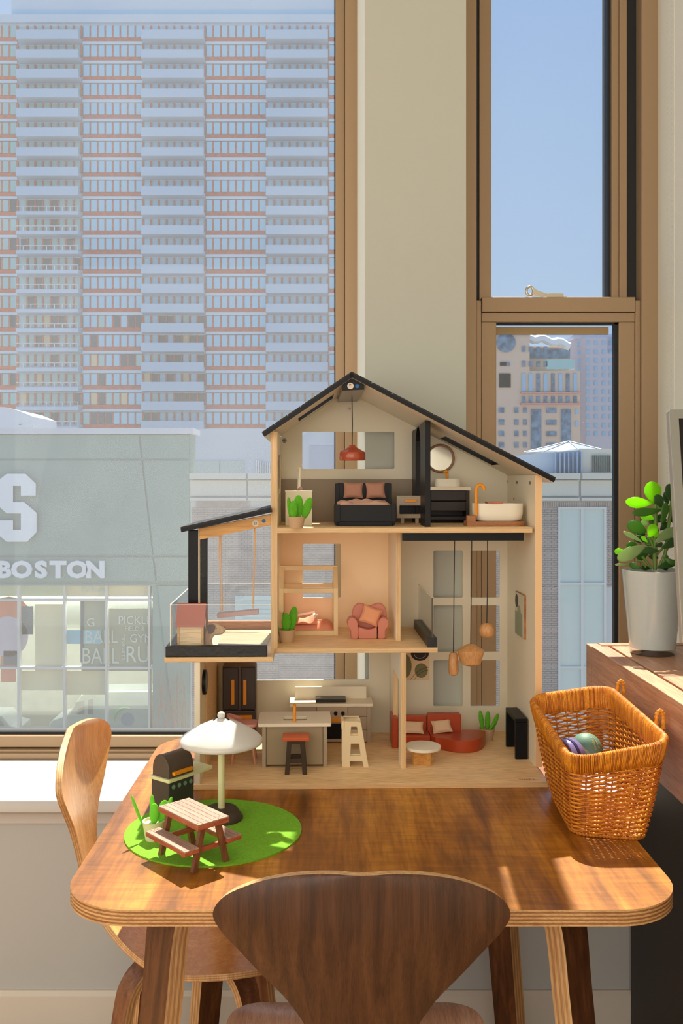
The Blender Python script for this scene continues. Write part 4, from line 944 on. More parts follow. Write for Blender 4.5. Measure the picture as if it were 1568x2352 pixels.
# pendant trio
for nm, px, lab, y, prof, cpx in (
    ('pendant_lamp', 1041, 'cylinder shaped wooden toy pendant on the longest black cord', .17, [(0, 1498), (7, 1499), (9.5, 1503), (11.5, 1520), (12, 1542), (10, 1549), (6, 1551), (0, 1551.5)], 1042),
    ('pendant_lamp', 1080.5, 'wide bowl shaped wooden toy pendant on the middle black cord', .16, [(0, 1479), (8, 1480), (31, 1493), (31, 1497), (23, 1524), (14, 1528), (0, 1528.5)], 1081),
    ('pendant_lamp', 1117.5, 'ball shaped wooden toy pendant on the shortest black cord', .18, [(0, 1431), (7, 1431), (14, 1436), (18, 1446), (17, 1456), (12, 1463), (6, 1465.5), (0, 1465.5)], 1117)):
    xx = X(px, y); k = (1.996+y)/F
    t = thing(nm, lab, 'lamp', H, (xx, y, Z(prof[-1][1], y, px)), 'wooden pendants under the black beam')
    part('cord', M().tube([(X(cpx, y), y-.012, Z(1241, y, px)+.004), (xx+.0008, y-.004, Z(1350, y, px)), (xx, y, Z(prof[0][1], y, px)-.002)], .0011, 8), INK, t, smooth=True)
    P = [(r*k, Z(py, y, px)) for r, py in prof]; 
    part('shade', M().lathe(P[::-1], (xx, y, 0), 36), BEECH, t, smooth=True, ang=40)
# picture on right wall
yy0 = H.pxx(1185, xR0-.003, 0); yy1 = H.pxx(1205, xR0-.003, 0)
zc0, zc1 = Z(1469, yy1, 1205), Z(1357, yy0, 1186)
t = thing('wall_picture', 'tall abstract picture of pale shapes on the right wall of the toy house', 'picture', H, (xR0, (yy0+yy1)/2, zc0))
ya, yb2 = min(yy0, yy1), max(yy0, yy1)
part('board', M().box(xR0-.005, xR0, ya, yb2, zc0, zc1), OAKB, t)
part('print', M().box(xR0-.0056, xR0-.005, ya+.001, yb2-.001, zc0+.001, zc1-.001), mat('print_paper', (206, 202, 176), .6), t)
ym = (ya+yb2)/2; hh = zc1-zc0
part('print_shape', M().lathe([(0, xR0-.006), (.016, xR0-.006), (.016, xR0-.0056), (0, xR0-.0056)], (0, yb2-.018, zc1-.022), 24, ax='x'), mat('print_black', (66, 66, 62), .6), t)
part('print_shape', M().box(xR0-.006, xR0-.0056, ya+.014, yb2-.001, zc0+.002, zc0+hh*.55).lathe([(0, xR0-.0061), (.017, xR0-.0061), (.017, xR0-.0056), (0, xR0-.0056)], (0, ym+.003, zc0+hh*.55), 24, ax='x'), mat('print_sage', (150, 158, 130), .6), t)
# swing
y = UF+.012
sx0, sx1 = X(498, y), X(592, y)
t = thing('terrace_swing', 'mauve plank toy swing hanging on pale ropes under the terrace roof', 'swing', H, ((sx0+sx1)/2, y, Z(1420, y)))
RP = mat('pale_rope', (226, 176, 120), .8)
def rp(a0, b0, a1, b1, dy): part('rope', M().tube([(X(a0, y), y+dy, Z(b0, y, a0)), (X(a1, y), y+dy, Z(b1, y, a1))], .0011, 8), RP, t, smooth=True)
rp(503, 1228, 507, 1405, -.003); rp(506, 1228, 510, 1403, .008); rp(586, 1212, 582, 1398, -.003); rp(584, 1212, 580, 1396, .008)
c0 = [H.pl(a, b, y-.008) for a, b in ((498, 1410), (593, 1401), (593.5, 1411), (498.5, 1420))]
part('seat', M().prism(c0, y-.008, y+.018), mat('mauve_paint', (196, 158, 154), .5), t, bevel=.0008)
# kennel, dog, bowl
s = Fu('toy_kennel', 'pale wooden toy dog kennel with a dusty red roof on the terrace', 'kennel', 436, 1484, Z(1484, .004, 500), dy=0)
KY = .045; zk = zM
kb = H.pl(408, 1437, KY); kb1 = H.pl(466, 1437, KY)
kx0, kx1 = kb[0], kb1[0]; zke = kb[1]; rz = H.pl(440, 1388.5, KY+.03)[1]
s.t.location = H.world(((kx0+kx1)/2, KY+.03, zM)); FRAME[s.t.name] = (H, Vector(((kx0+kx1)/2, KY+.03, zM)))
KD = .06
part('walls', M().prism([(KY, zM), (KY+KD, zM), (KY+KD, zke), (KY+KD/2, rz-.006), (KY, zke)], kx0, kx1, 'yz'), BIRCH, s.t, bevel=.0006)
for a in (kx0-.001, kx1-.004): part('corner_strip', M().box(a, a+.005, KY-.0015, KY+.003, zM, zke), PINE, s.t, bevel=.0004)
ex0, ex1 = X(403, KY), X(470, KY); zl = H.pl(436, 1438, KY-.006)[1]
for sg, y0_ in ((1, KY-.007), (-1, KY+KD+.007)):
    ym_ = KY+KD/2
    part('roof_panel', M().prism([(y0_, zl-.002), (y0_, zl+.002), (ym_, rz+.003), (ym_, rz-.001)], ex0, ex1, 'yz'), DUSTY, s.t, bevel=.0004)
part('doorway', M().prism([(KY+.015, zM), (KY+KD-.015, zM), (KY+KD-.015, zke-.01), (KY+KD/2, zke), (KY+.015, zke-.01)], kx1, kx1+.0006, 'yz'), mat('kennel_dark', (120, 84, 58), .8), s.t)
DOGM = wood('dog_wood', (186, 142, 98), (214, 172, 126), scale=(60, 60, 8), rough=.6); DOGE = mat('dog_ear', (96, 72, 58), .7)
y = KY+.024
dg = q([(468, 1484), (469, 1464), (470, 1450), (474, 1440), (481, 1433.5), (490, 1431.5), (499, 1434), (507, 1439.5), (514, 1441.5), (517, 1446), (516, 1452), (510, 1457), (501, 1459), (493, 1460), (488, 1466), (485.5, 1475), (488, 1484)], y)
dg = [(a, b) for a, b in catmull(dg, 4)]; dg = [(dg[0][0]-.004, zM)]+dg+[(dg[-1][0]+.002, zM)]
t = thing('wooden_dog', 'carved wooden dog with dark ears looking out beside the red-roofed kennel', 'toy dog', H, (X(478, y), y+.008, zM))
part('body', M().prism(dg, y, y+.016), DOGM, t, smooth=True, bevel=.0035, ang=60)
ea = catmull(q([(474, 1440), (480, 1435.5), (489, 1434.5), (494, 1438), (493, 1446), (488, 1454), (480, 1456), (477, 1450), (475.5, 1446), (474, 1440)], y-.002), 4)[:-1]
for yy in (y-.0025, y+.0145): part('ear', M().prism(ea, yy, yy+.004), DOGE, t, smooth=True, bevel=.001)
a, b = H.pl(496.5, 1443, y); part('eye', M().ell((a, y, b), (.0011, .0012, .0011), 10, 8), INK, t, smooth=True)
a, b = H.pl(514.5, 1443.5, y); part('nose', M().ell((a, y+.008, b), (.0033, .0055, .0028), 12, 8), DOGE, t, smooth=True)
a, b = X(591, .045), .05
solo('dog_bowl', 'small terracotta toy bowl on the terrace floor', 'bowl', M().lathe([(0, zM), (.013, zM), (.017, zM+.0075), (.0155, zM+.0085), (.013, zM+.005), (0, zM+.0035)], (X(591, .05), .05+.0, 0), 32), mat('bowl_terracotta', (206, 146, 110), .6), H, (X(591, .05), .05, zM), smooth=True)
solo('terrace_mat', 'flat pale wooden board lying on the terrace floor', 'mat', M().prism([(X(500, .09)+.0, .075), (X(606, .075), .075), (X(618, .12), .3), (X(500, .2), .34), (X(494, .2), .34)], zM, zM+.0025, 'xy'), wood('mat_wood', (178, 156, 118), (202, 182, 142), scale=(3, 30, 30)), H, (X(560, .2), .2, zM))
# ---------------------------------------------------------------- ground floor
y = .30; yf = .30
s = Fu('toy_fridge', 'dark brown toy fridge with mustard handles against the kitchen wall', 'fridge', 549, 1713, zB)
s.t.location = H.world((X(549, yf), yf, zB)); FRAME[s.t.name] = (H, Vector((X(549, yf), yf, zB))); s.y = yf
FRG = mat('fridge_brown', (66, 56, 52), .4)
a, zt_ = H.pl(510.5, 1532, yf); b, _ = H.pl(587, 1532, yf)
part('body', M().prism([(yf+.004, zB), (yf+.06, zB), (yf+.06, zt_-.006), (yf+.052, zt_+.001), (yf+.004, zt_+.001)], a, b, 'yz'), mat('fridge_side', (120, 98, 80), .5), s.t, bevel=.002)
d1 = s.b('door', 511, 547.5, 1533, 1630.5, -.004, .006, FRG, .0025); d2 = s.b('door', 553, 587, 1533, 1630.5, -.004, .006, FRG, .0025)
dr = s.b('freezer_drawer', 511, 587, 1632.5, 1712, -.004, .006, FRG, .0025)
s.b('handle', 530.5, 538, 1562, 1619, -.010, -.003, MUSTARD, .001, d1); s.b('handle', 558, 565.5, 1562, 1619, -.010, -.003, MUSTARD, .001, d2); s.b('handle', 532, 578.5, 1643.5, 1651.5, -.010, -.003, MUSTARD, .001, dr)
# round clock on the lining wall
yq = .075; xw = X(459, 0); zq = Z(1564, yq, 471)
t = thing('round_wall_clock', 'round black toy clock on the left kitchen wall', 'clock', H, (xw, yq, zq-.027))
part('case', M().lathe([(0, xw-.0005), (.0275, xw-.0005), (.0275, xw+.006), (.025, xw+.0075), (0, xw+.0075)], (0, yq-.012, zq), 36, ax='x'), BLACKP, t, smooth=True, ang=40)
part('face', M().lathe([(0, xw+.0076), (.023, xw+.0076), (.023, xw+.0082), (0, xw+.0082)], (0, yq-.012, zq), 36, ax='x'), mat('clock_face', (112, 108, 104), .4), t)
# child chair
s = Fu('toy_dining_chair', 'pink toy dining chair behind the white toy parasol', 'chair', 562, 1758, zB)
xc, yc = X(560, s.y+.03), s.y+.03
zs2 = Z(1664, yc, 560); sw = .036
PK2 = mat('chair_pink', (222, 158, 146), .45)
for (a, b) in ((-1, -1), (1, -1), (-1, 1), (1, 1)):
    part('leg', M().tube([(xc+a*.016, yc+b*.014, zs2), (xc+a*.027, yc+b*.022, zB)], [.0036, .0029], 10), PINKP if False else mat('chair_leg', (206, 150, 120), .5) if (a, b) == (-1, -1) else bpy.data.materials['chair_leg'], s.t, smooth=True)
part('seat', M().prism(rrect(xc-sw, xc+sw*.9, yc-.026, yc+.026, .012), zs2-.001, zs2+.006, 'xy'), PK2, s.t, bevel=.002, smooth=True)

mb = M()
arc = [(xc+.0355*math.cos(t_), yc+.0+.0275*math.sin(t_)) for t_ in [math.radians(100+i*17) for i in range(11)]]
P = [[(a, b, zs2+.004) for a, b in arc], [(a-.002, b, zs2+.010+.0155*math.sin(i/10*math.pi)) for i, (a, b) in enumerate(arc)]]
mb.grid(P); ob = part('backrest', mb, PK2, s.t, smooth=True); so = ob.modifiers.new('thick', 'SOLIDIFY'); so.thickness = .006; so.offset = 0
# island
s = Fu('kitchen_island', 'taupe toy kitchen island with cream worktop and sunken sink', 'kitchen island', 676, 1762.5, zB)
zt0 = H.pl(676, 1662, s.y)[1]
y = s.y; D_ = .10
a, b = X(601.5, y), X(751, y); hgt = H.pl(676, 1668, y)[1]
part('side_panel', M().box(a, a+.009, y, y+D_, zB, hgt), TAUPE, s.t, bevel=.0008); part('side_panel', M().box(b-.009, b, y, y+D_, zB, hgt), TAUPE, s.t, bevel=.0008)
part('front_panel', M().box(a+.0095, b-.0095, y+.0025, y+.012, zB+.005, hgt), GREYP if False else mat('island_panel', (160, 144, 116), .45), s.t, bevel=.001); part('body', M().box(a+.009, b-.009, y+.012, y+D_, zB+.004, hgt), TAUPE, s.t)
ta, tb_ = X(591.5, y-.005), X(760.5, y-.005)
hs_ = rrect(H.fl(650, 1654.5, hgt+.007)[0], H.fl(704, 1654.5, hgt+.007)[0], H.fl(676, 1654.5, hgt+.007)[1], H.fl(676, 1646, hgt+.007)[1], .001)
wt = part('worktop', M().curve([rrect(ta, tb_, y-.005, y+D_+.004, .004), hs_], hgt, hgt+.0075, 'xy'), CREAM, s.t, bevel=.0008)
part('sink', M().box(hs_[0][0]-.05, hs_[0][0], hs_[0][1]-.035, hs_[0][1], hgt-.012, hgt-.0005) if False else M().box(min(p[0] for p in hs_), max(p[0] for p in hs_), min(p[1] for p in hs_), max(p[1] for p in hs_), hgt+.0003, hgt+.0009), mat('sink_grey', (140, 124, 104), .6), s.t)
xf, yf2 = H.fl(676, 1657, hgt+.0075)
part('faucet', M().tube([(xf, yf2, hgt+.007), (xf, yf2, hgt+.036), (xf, yf2+.003, hgt+.041), (xf, yf2+.009, hgt+.043), (xf, yf2+.015, hgt+.040), (xf, yf2+.017, hgt+.033)], .0037, 12), MUSTARD, s.t, smooth=True)
# counter with stove
s = Fu('kitchen_counter', 'taupe toy kitchen counter with oven, black hob and splashback', 'counter', 760, 1706.5, zB)
y = s.y; D_ = .068; a, b = X(671, y), X(850.5, y); hgt = H.pl(760, 1622.5, y)[1]
part('body', M().box(a+.002, b-.008, y+.004, y+D_, zB+.004, hgt), TAUPE, s.t)
s.b('side_panel', 842.5, 851, 1622, 1706.5, 0, D_, TAUPE)
for q0, q1 in ((1624, 1645.5), (1647, 1675), (1677, 1704)): s.b('drawer', 799, 842, q0, q1, .001, .006, TAUPE, .0006)
s.b('drawer', 672, 726.5, 1624, 1645.5, .001, .006, TAUPE, .0006)
ov = s.b('oven', 727.5, 798, 1624, 1704, 0, .008, mat('oven_taupe', (186, 166, 140), .4))
s.b('oven_window', 737, 789, 1662, 1697, -.001, .003, BLACKP, par=ov); s.b('oven_handle', 741, 786, 1650.5, 1658.5, -.006, 0, MUSTARD, par=ov)
for px in (738, 755, 770.5, 787):
    x_, z_ = H.pl(px, 1638.5, y-.001); part('knob', M().lathe([(0, y-.005), (.0044, y-.005), (.0048, y), (0, y)], (x_, 0, z_), 20, ax='y'), BLACKP, ov, smooth=True, ang=40)
part('worktop', M().prism(rrect(X(665, y-.005), X(857, y-.005), y-.005, y+D_+.003, .004), hgt, hgt+.0072, 'xy'), CREAM, s.t, bevel=.0008)
y5 = y+.052; c_, zt_ = H.pl(677.5, 1578, y5); d_, _ = H.pl(841, 1578, y5)
part('splashback', M().box(c_, d_, y5, y5+.006, hgt+.007, zt_), CREAM, s.t, bevel=.0006)
zh_ = hgt+.0072
x_0, y_0 = H.fl(725, 1614, zh_); x_1, y_1 = H.fl(794, 1614, zh_)
part('hob', M().box(x_0, x_1, y_0, y_0+.034, zh_, zh_+.0085), mat('hob_black', (44, 40, 38), .3), s.t, bevel=.001)
# stool
s = Fu('toy_stool', 'dark wooden toy stool with a rust red seat before the kitchen island', 'stool', 679, 1780, zB)
y = s.y; zs3 = H.pl(679, 1702, y)[1]; DKW = mat('stool_brown', (58, 44, 30), .5); k = (1.996+y)/F
part('seat', M().box(X(648, y), X(710, y), y-.003, y+.040, zs3, zs3+.0075), RUSTS, s.t, bevel=.001)
for yy in (y, y+.030):
    for a0_, a1_, b0_, b1_ in ((659, 670, 653.5, 664), (688, 699, 694.5, 705)):
        P = [(X(a0_, y), zs3), (X(a1_, y), zs3), (X(b1_, y), zB), (X(b0_, y), zB)]
        part('leg', M().prism(P, yy, yy+.008), DKW, s.t, bevel=.0004)
    part('apron', M().box(X(660, y), X(698, y), yy+.001, yy+.007, zs3-.008, zs3), DKW, s.t)
    part('stretcher', M().box(X(657, y), X(701, y), yy+.001, yy+.007, H.pl(679, 1753, y)[1], H.pl(679, 1743, y)[1]), DKW, s.t)
# learning tower
s = Fu('learning_tower', 'cream toy step tower standing beside the kitchen island', 'step stool', 812, 1761, zB)
y = s.y; LT = mat('tower_cream', (232, 214, 176), .45)
def lt(yy):
    o_ = q([(785, 1761), (786, 1663), (784, 1655), (785, 1640+17), (822, 1657), (829, 1661), (846, 1761), (835, 1761), (832, 1748), (803, 1748), (803, 1761)], y)
    o_ = [(a, max(b, zB)) for a, b in o_]; dx = 0
    hl = [q(L, y) for L in ([(806, 1669), (820, 1669), (822.5, 1690), (804, 1690)], [(805.5, 1708), (825, 1708), (828, 1736), (804, 1736)])]
    return M().curve([o_]+hl, yy, yy+.0075)
part('side_frame', lt(y), LT, s.t); part('side_frame', lt(y+.040), LT, s.t)
for a, b, q0, q1 in ((805, 826, 1687, 1690), (804, 829, 1734, 1738)):
    part('step', M().box(X(a-14, y), X(b, y), y+.0075, y+.040, H.pl(a, q1, y)[1], H.pl(a, q0, y)[1]), LT, s.t)
part('tray_front', M().box(X(784, y), X(790, y), y-.002, y+.049, H.pl(786, 1675, y)[1], H.pl(786, 1656, y)[1]), LT, s.t, bevel=.0006)
part('top_rail', M().box(X(786, y), X(826, y), y+.040, y+.0475, H.pl(786, 1662, y)[1], H.pl(786, 1656, y)[1]), LT, s.t)
# abstract picture
yp = YB-.004; a, zt_ = H.pl(930, 1490, yp); b, zb_ = H.pl(985, 1561, yp); a = X(922, yp)
t = thing('abstract_picture', 'abstract picture with black and olive ovals on the living room wall', 'picture', H, ((a+b)/2, YB, zb_))
part('board', M().box(a, b, yp, YB, zb_, zt_), mat('picture_board', (226, 196, 156), .6), t, bevel=.0008)
def oval(px, py, rx, ry, m, k_=.0006, nm='print_shape'):
    x_, z_ = H.pl(px, py, yp); kk = (1.996+yp)/F
    P = [(min(x_+rx*kk*math.cos(g), b-.0005), min(max(z_+ry*kk*math.sin(g), zb_+.0005), zt_-.0005)) for g in [2*math.pi*i/28 for i in range(28)]]
    P = [(max(x, a+.0005), z) for x, z in P]
    part(nm, M().prism(P, yp-k_, yp), m, t)
oval(964, 1500, 21, 18, INK); oval(931, 1530, 14, 27, mat('print_olive', (120, 118, 84), .7)); oval(967, 1540, 15, 17, bpy.data.materials['print_olive'])
part('print_line', M().tube([H.pl(942+i*4.2, 1561-30*(1-(1-i/10)**2), yp)[:1]+(yp-.0008,)+H.pl(942+i*4.2, 1561-28*(1-(1-i/10)**2), yp)[1:] for i in range(11)], .0004, 5), INK, t)
part('print_line', M().tube([H.pl(951+i*3.2, 1561-20*(1-(1-i/10)**2), yp)[:1]+(yp-.0008,)+H.pl(951+i*3.2, 1561-22*(1-(1-i/10)**2), yp)[1:] for i in range(11)], .0004, 5), INK, t)
part('print_line', M().tube([H.pl(964+14*math.cos(g), 1499+13*math.sin(g), yp)[:1]+(yp-.0009,)+H.pl(964, 1499+13*math.sin(g), yp)[1:] for g in [math.radians(20+i*14) for i in range(11)]], .0004, 5), STICK, t)
# sofa
s = Fu('toy_sofa', 'rust red curved toy sofa with a rounded chaise', 'sofa', 915, 1719, zB)
y = s.y; ysf = y
zseat = H.pl(940, 1691, y)[1]; 
xa0 = X(900.5, y); xs0 = X(914, y)
zbk = Z(1645, y+.045, 930); zbk2 = Z(1640, y+.045, 1000)
part('armrest', M().prism(rrect(xa0, xs0, zB, H.pl(907, 1650, y)[1], .003), y, y+.075), RUST, s.t, smooth=True, bevel=.0015, ang=40)
xm = X(987, y+.02)
part('backrest', M().box(xs0-.002, X(979, y+.045), y+.045, y+.066, zB, zbk), RUST, s.t, bevel=.002, smooth=True)
part('backrest', M().prism(rrect(X(981, y+.045), X(1059, y+.045), zB, zbk2, .006), y+.045, y+.066), RUST, s.t, bevel=.002, smooth=True)
part('seat', M().box(xs0, xm-.0008, y+.002, y+.046, zB+.001, zseat), RUST, s.t, bevel=.002, smooth=True)
fp = [(xm, y+.046), (xm, y+.004)]+[H.fl(a, b, zB) for a, b in ((1000, 1722.5), (1013, 1723), (1028, 1726), (1045, 1729), (1065, 1730), (1085, 1729), (1102, 1724), (1113, 1714), (1114, 1704))]
fp = [fp[0], fp[1]]+catmull(fp[2:], 3)
ex = [(X(1112, y+.05), y+.045), (X(1095, y+.06), y+.056), (X(1062, y+.06), y+.058), (X(1058, y+.045), y+.046)]
zch = H.pl(1060, 1704, fp[10][1])[1]
part('chaise', M().prism(fp+ex, zB+.0005, zseat, 'xy'), RUST, s.t, bevel=.003, smooth=True, ang=50)
xx, zz = H.pl(948, 1671, y+.030)
cushion('sofa_cushion', 'beige linen cushion on the rust sofa, partly behind the wooden partition', xx, y+.030, zseat+.0135, .052, .034, .015, BEIGEF, tilt=-.85, roll=.05, group='cushions on the toy sofa')
xx, zz = H.pl(1014, 1671, y+.034)
cushion('sofa_cushion', 'beige linen cushion on the rust sofa at the start of the chaise', xx, y+.034, zseat+.0145, .048, .034, .016, BEIGEF, tilt=-.75, roll=-.12, group='cushions on the toy sofa')
# coffee table
s = Fu('coffee_table', 'round white toy coffee table on a crossed wooden base', 'coffee table', 973, 1759, zB)
xc, yc = s.x, s.y+.020; r_ = 41.5*(1.996+yc)/F; zt_ = H.pl(973, 1712, yc)[1]
part('top', M().lathe([(0, zt_-.0065), (r_, zt_-.0065), (r_, zt_), (0, zt_)], (xc, yc, 0), 48), WHITEP, s.t, smooth=True, ang=40, bevel=.0008)
for g in (.45, .45+math.pi/2):
    dx, dy = math.cos(g)*.027, math.sin(g)*.027; nx, ny = -math.sin(g)*.0045, math.cos(g)*.0045
    part('leg_panel', M().prism([(xc-dx-nx, yc-dy-ny), (xc+dx-nx, yc+dy-ny), (xc+dx+nx, yc+dy+ny), (xc-dx+nx, yc-dy+ny)], zB, zt_-.0065, 'xy'), PINE, s.t, bevel=.0006)
cactus('green felt cactus in a clay pot behind the end of the rust chaise', 1120, 1703, zB, 1120, 1676, .0205, [(-.010, .052, .012, -.14, 0), (.002, .048, .014, .04, .005), (.012, .046, .012, .38, 0), (.004, .03, .008, .55, -.006)])
# console
s = Fu('side_console', 'black open-ended toy console against the right wall', 'console table', 1190, 1744, zB)
x0_, y0_ = H.fl(1183.5, 1744, zB); y1_ = y0_+.11
x1_ = xR0-.003; zc_ = H.pl(1190, 1651, y0_)[1]
x0b = X(1164, y1_); 
part('top', M().box(x0_, x1_, y0_, y1_, zc_-.009, zc_), BLACKP, s.t, bevel=.0015)
part('end_panel', M().box(x0_, x1_, y0_, y0_+.010, zB, zc_-.009), BLACKP, s.t, bevel=.001); part('end_panel', M().box(x0_, x1_, y1_-.010, y1_, zB, zc_-.009), BLACKP, s.t, bevel=.001)
# ================================================================ table
def plies(mb, path, z0, z1, n, top=0, ml=(1, 2), r=.0018):
    k = len(path); cx = sum(p[0] for p in path)/k; cy = sum(p[1] for p in path)/k
    inn = lambda q: [(cx+(x-cx)*(1-q/abs(.5)), cy+(y-cy)*(1-q/.5)) for x, y in path]
    mb.grid([[(x, y, z0+(z1-z0)*i/n) for x, y in path+path[:1]] for i in range(2)], ml[0])
    for i in range(1, n): mb.grid([[(x, y, z0+(z1-z0)*q/n) for x, y in path+path[:1]] for q in (i, i+1)], ml[i % 2])
    mb.add([(x, y, z1) for x, y in path], [tuple(range(k))], top); mb.add([(x, y, z0) for x, y in path], [tuple(range(k))[::-1]], top)
    return mb
tx0, tx1, ty0, ty1 = -.434, .567, 1.4415, 2.422
def sq(x0, x1, y0, y1, r, bow, n=10):
    P = []
    for x, y in rrect(x0, x1, y0, y1, r, n):
        P.append((x, y))
    return P
TPATH = sq(tx0, tx1, ty0, ty1, .118, 0, 14)
tb = thing('dining_table', 'square walnut table with rounded corners and a striped plywood edge', 'table', W0, ((tx0+tx1)/2, (ty0+ty1)/2, 0))
part('tabletop', plies(M(), TPATH, TZ-.0258, TZ, 9), [WALNUT, PLY_L, PLY_D], tb)
EDGE_L = wood('leg_ply_light', (206, 162, 110), (232, 194, 142), scale=(60, 60, 4), rough=.5); EDGE_D = wood('leg_ply_dark', (176, 130, 82), (206, 160, 110), scale=(60, 60, 4), rough=.5)
def strip_leg(par, fr, o, path, d, w0, w1, th, mats, name='leg', layers=7, flip=False):
    """bent plywood leg: path of (out, z), d the outward direction, width across it"""
    dx, dy = math.cos(d), math.sin(d); wxx, wyy = -dy, dx; Pn = catmull(path, 6); n = len(Pn); rows = []
    for i, (q, z) in enumerate(Pn):
        w_ = w0+(w1-w0)*i/(n-1)
        row = [(o[0]+dx*q+wxx*s_*w_/2, o[1]+dy*q+wyy*s_*w_/2, z) for s_ in (-1, 1)]
        rows.append(row if not flip else row[::-1])
    return part(name, M().sheet(rows, th, layers=layers), mats, par, smooth=True, ang=30)
LP = [(-.20, .752), (-.10, .751), (-.045, .742), (-.012, .715), (0, .67), (.012, .56), (.045, .30), (.085, 0)]
for d, ox, oy in ((225, -.292, 1.575), (315, .292+.067*2-.01, 1.575), (45, .395, 2.19), (135, -.27, 2.19)):
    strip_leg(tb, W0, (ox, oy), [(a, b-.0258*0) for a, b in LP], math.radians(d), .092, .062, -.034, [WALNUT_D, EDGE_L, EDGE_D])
# ================================================================ chairs
PROF = [(-.262, .906, .03), (-.262, .9045, .06), (-.262, .899, .100), (-.262, .887, .146), (-.261, .866, .188), (-.260, .840, .206), (-.258, .815, .194), (-.255, .790, .170),
        (-.250, .755, .137), (-.244, .715, .098), (-.236, .665, .068), (-.225, .61, .054), (-.205, .555, .054), (-.172, .508, .070), (-.125, .478, .110), (-.07, .467, .165), (0, .466, .210), (.07, .474, .228), (.13, .476, .220), (.175, .468, .185), (.198, .459, .13), (.207, .455, .07), (.209, .454, .02)]
def chair(label, org, ang, front_tone, back_tone):
    fr = Fr(org, ang); t = thing('bentwood_chair', label, 'chair', fr, (0, 0, 0), 'bentwood chairs at the table')
    P = catmull(PROF, 4); rows = []
    for y, z, hw in P:
        row = []
        for j in range(17):
            u = j/8-1
            bk = max(0, min(1, (z-.50)/.25)); 
            yy = y+.030*bk*u*u*(hw/.2)
            zz = z+(.012*(1-bk)*u*u*(hw/.22)-(.0 if bk else 0))
            row.append((u*hw, yy, zz))
        rows.append(row)
    part('shell', M().sheet(rows, .0125, mt=0, ml=(1, 2), layers=6, mb=3), [back_tone, EDGE_L, EDGE_D, front_tone], t, smooth=True, ang=40)
    CP = [(-.16, .449), (-.06, .449), (0, .440), (.040, .410), (.058, .36), (.075, .25), (.11, 0)]
    for d, ox, oy in ((225, -.10, -.09), (315, .10, -.09), (45, .10, .10), (135, -.10, .10)):
        strip_leg(t, fr, (ox, oy), CP, math.radians(d), .058, .040, -.020, [WALNUT_M, EDGE_L, EDGE_D], layers=5)
    return t
BACK_SHADED = wood('chair_back_shaded', (62, 36, 17), (98, 62, 35), (80, 48, 24), scale=(60, 60, 1.3), rough=.42, bump=.3)  # chair walnut darkened for the side in shade, shade put into the colour
chair('bentwood chair with an hourglass back, walnut coloured dark as if shaded, before the table', (.043, 1.545, 0), 0, WALNUT_S, BACK_SHADED)
chair('bentwood chair at the left side of the table, its back catching the sun', (-.300, 2.03, 0), -math.pi/2, WALNUT_LIT, WALNUT_M)
# ================================================================ toys on the lawn felt
lw_ = M().lathe([(0, 0), (.1667, 0), (.1667, .003), (0, .003)], (-.223, 1.7645, 0), 96)
solo('felt_lawn', 'round grass-green felt mat lying on the walnut table', 'mat', lw_, FELTR, TB, (-.223, 1.7645, 0))
fz = .003
ux, uy = -.2156, 1.8225
t = thing('toy_parasol', 'white toy parasol with a rounded canopy on a dark round foot', 'parasol', TB, (ux, uy, fz))
part('foot', M().lathe([(0, fz), (.0425, fz), (.0425, fz+.004), (.031, fz+.020), (.029, fz+.021), (0, fz+.021)], (ux, uy, 0), 40), mat('foot_brown', (66, 56, 48), .45), t, smooth=True, ang=40)
part('pole', M().tube([(ux, uy, fz+.02), (ux, uy, .17)], .0068, 20), mat('pole_cream', (226, 222, 176), .45), t, smooth=True)
cn = M(); R_ = .0815; rows = []
for r, z in ((.2, .1965), (.25, .1955), (.5, .186), (.7, .177), (.86, .1685), (.95, .1625), (1, .1565), (.985, .152), (.93, .1500), (.6, .1520), (.05, .1535)):
    row = []
    for j in range(72):
        a = 2*math.pi*j/72+.55; f_ = ((a/(math.pi/3)) % 1)-.5
        row.append((ux+R_*r*math.cos(a)*(1-.012*(1-(2*f_)**2)*0), uy+R_*r*math.sin(a), z+(.0022*(abs(2*f_))**3 if r > .25 and z > .155 else 0)))
    rows.append(row)
cn.grid(rows[::-1], closed=True)
part('canopy', cn, mat('canopy_white', (206, 207, 204), .3, sss=.2, bump=.05, bscale=400), t, smooth=True, ang=60)
part('collar', M().lathe([(.0062, .2), (.0125, .197), (.0165, .1935), (.0165, .190), (0, .190)][::-1], (ux, uy, 0), 24), bpy.data.materials['canopy_white'], t, smooth=True)
part('finial', M().ell((ux, uy, .2055), (.0078, .0078, .0078), 20, 14), bpy.data.materials['canopy_white'], t, smooth=True)
# picnic table
pf = Fr((-.2424, 1.6343, TZ+fz), math.radians(42.2))
PT = wood('picnic_top', (160, 126, 110), (190, 154, 136), scale=(60, 5, 60), rough=.55); PS = wood('picnic_side', (150, 76, 48), (190, 108, 72), scale=(30, 30, 200), rough=.5); PD = wood('picnic_leg', (96, 62, 42), (146, 92, 60), scale=(60, 60, 8), rough=.5)
t = thing('picnic_table', 'brown plank toy picnic table with two attached benches on the green felt', 'picnic table', pf, (0, 0, 0))
def planks(par, x0, x1, y0, y1, z0, z1, n, nails=True):
    core = par
    for k in range(n):
        a, b = x0+(x1-x0)*k/n, x0+(x1-x0)*(k+1)/n
        p = part('plank', M().box(a+.00035, b-.00035, y0, y1, z1-.0022, z1), PT, core, bevel=.0003)
h = .082
tt = part('tabletop', M().box(-.0325, .0325, -.0625, .0625, h-.0105, h-.0021), PS, t, bevel=.0006); planks(tt, -.0325, .0325, -.0625, .0625, 0, h, 6)
nl = M()
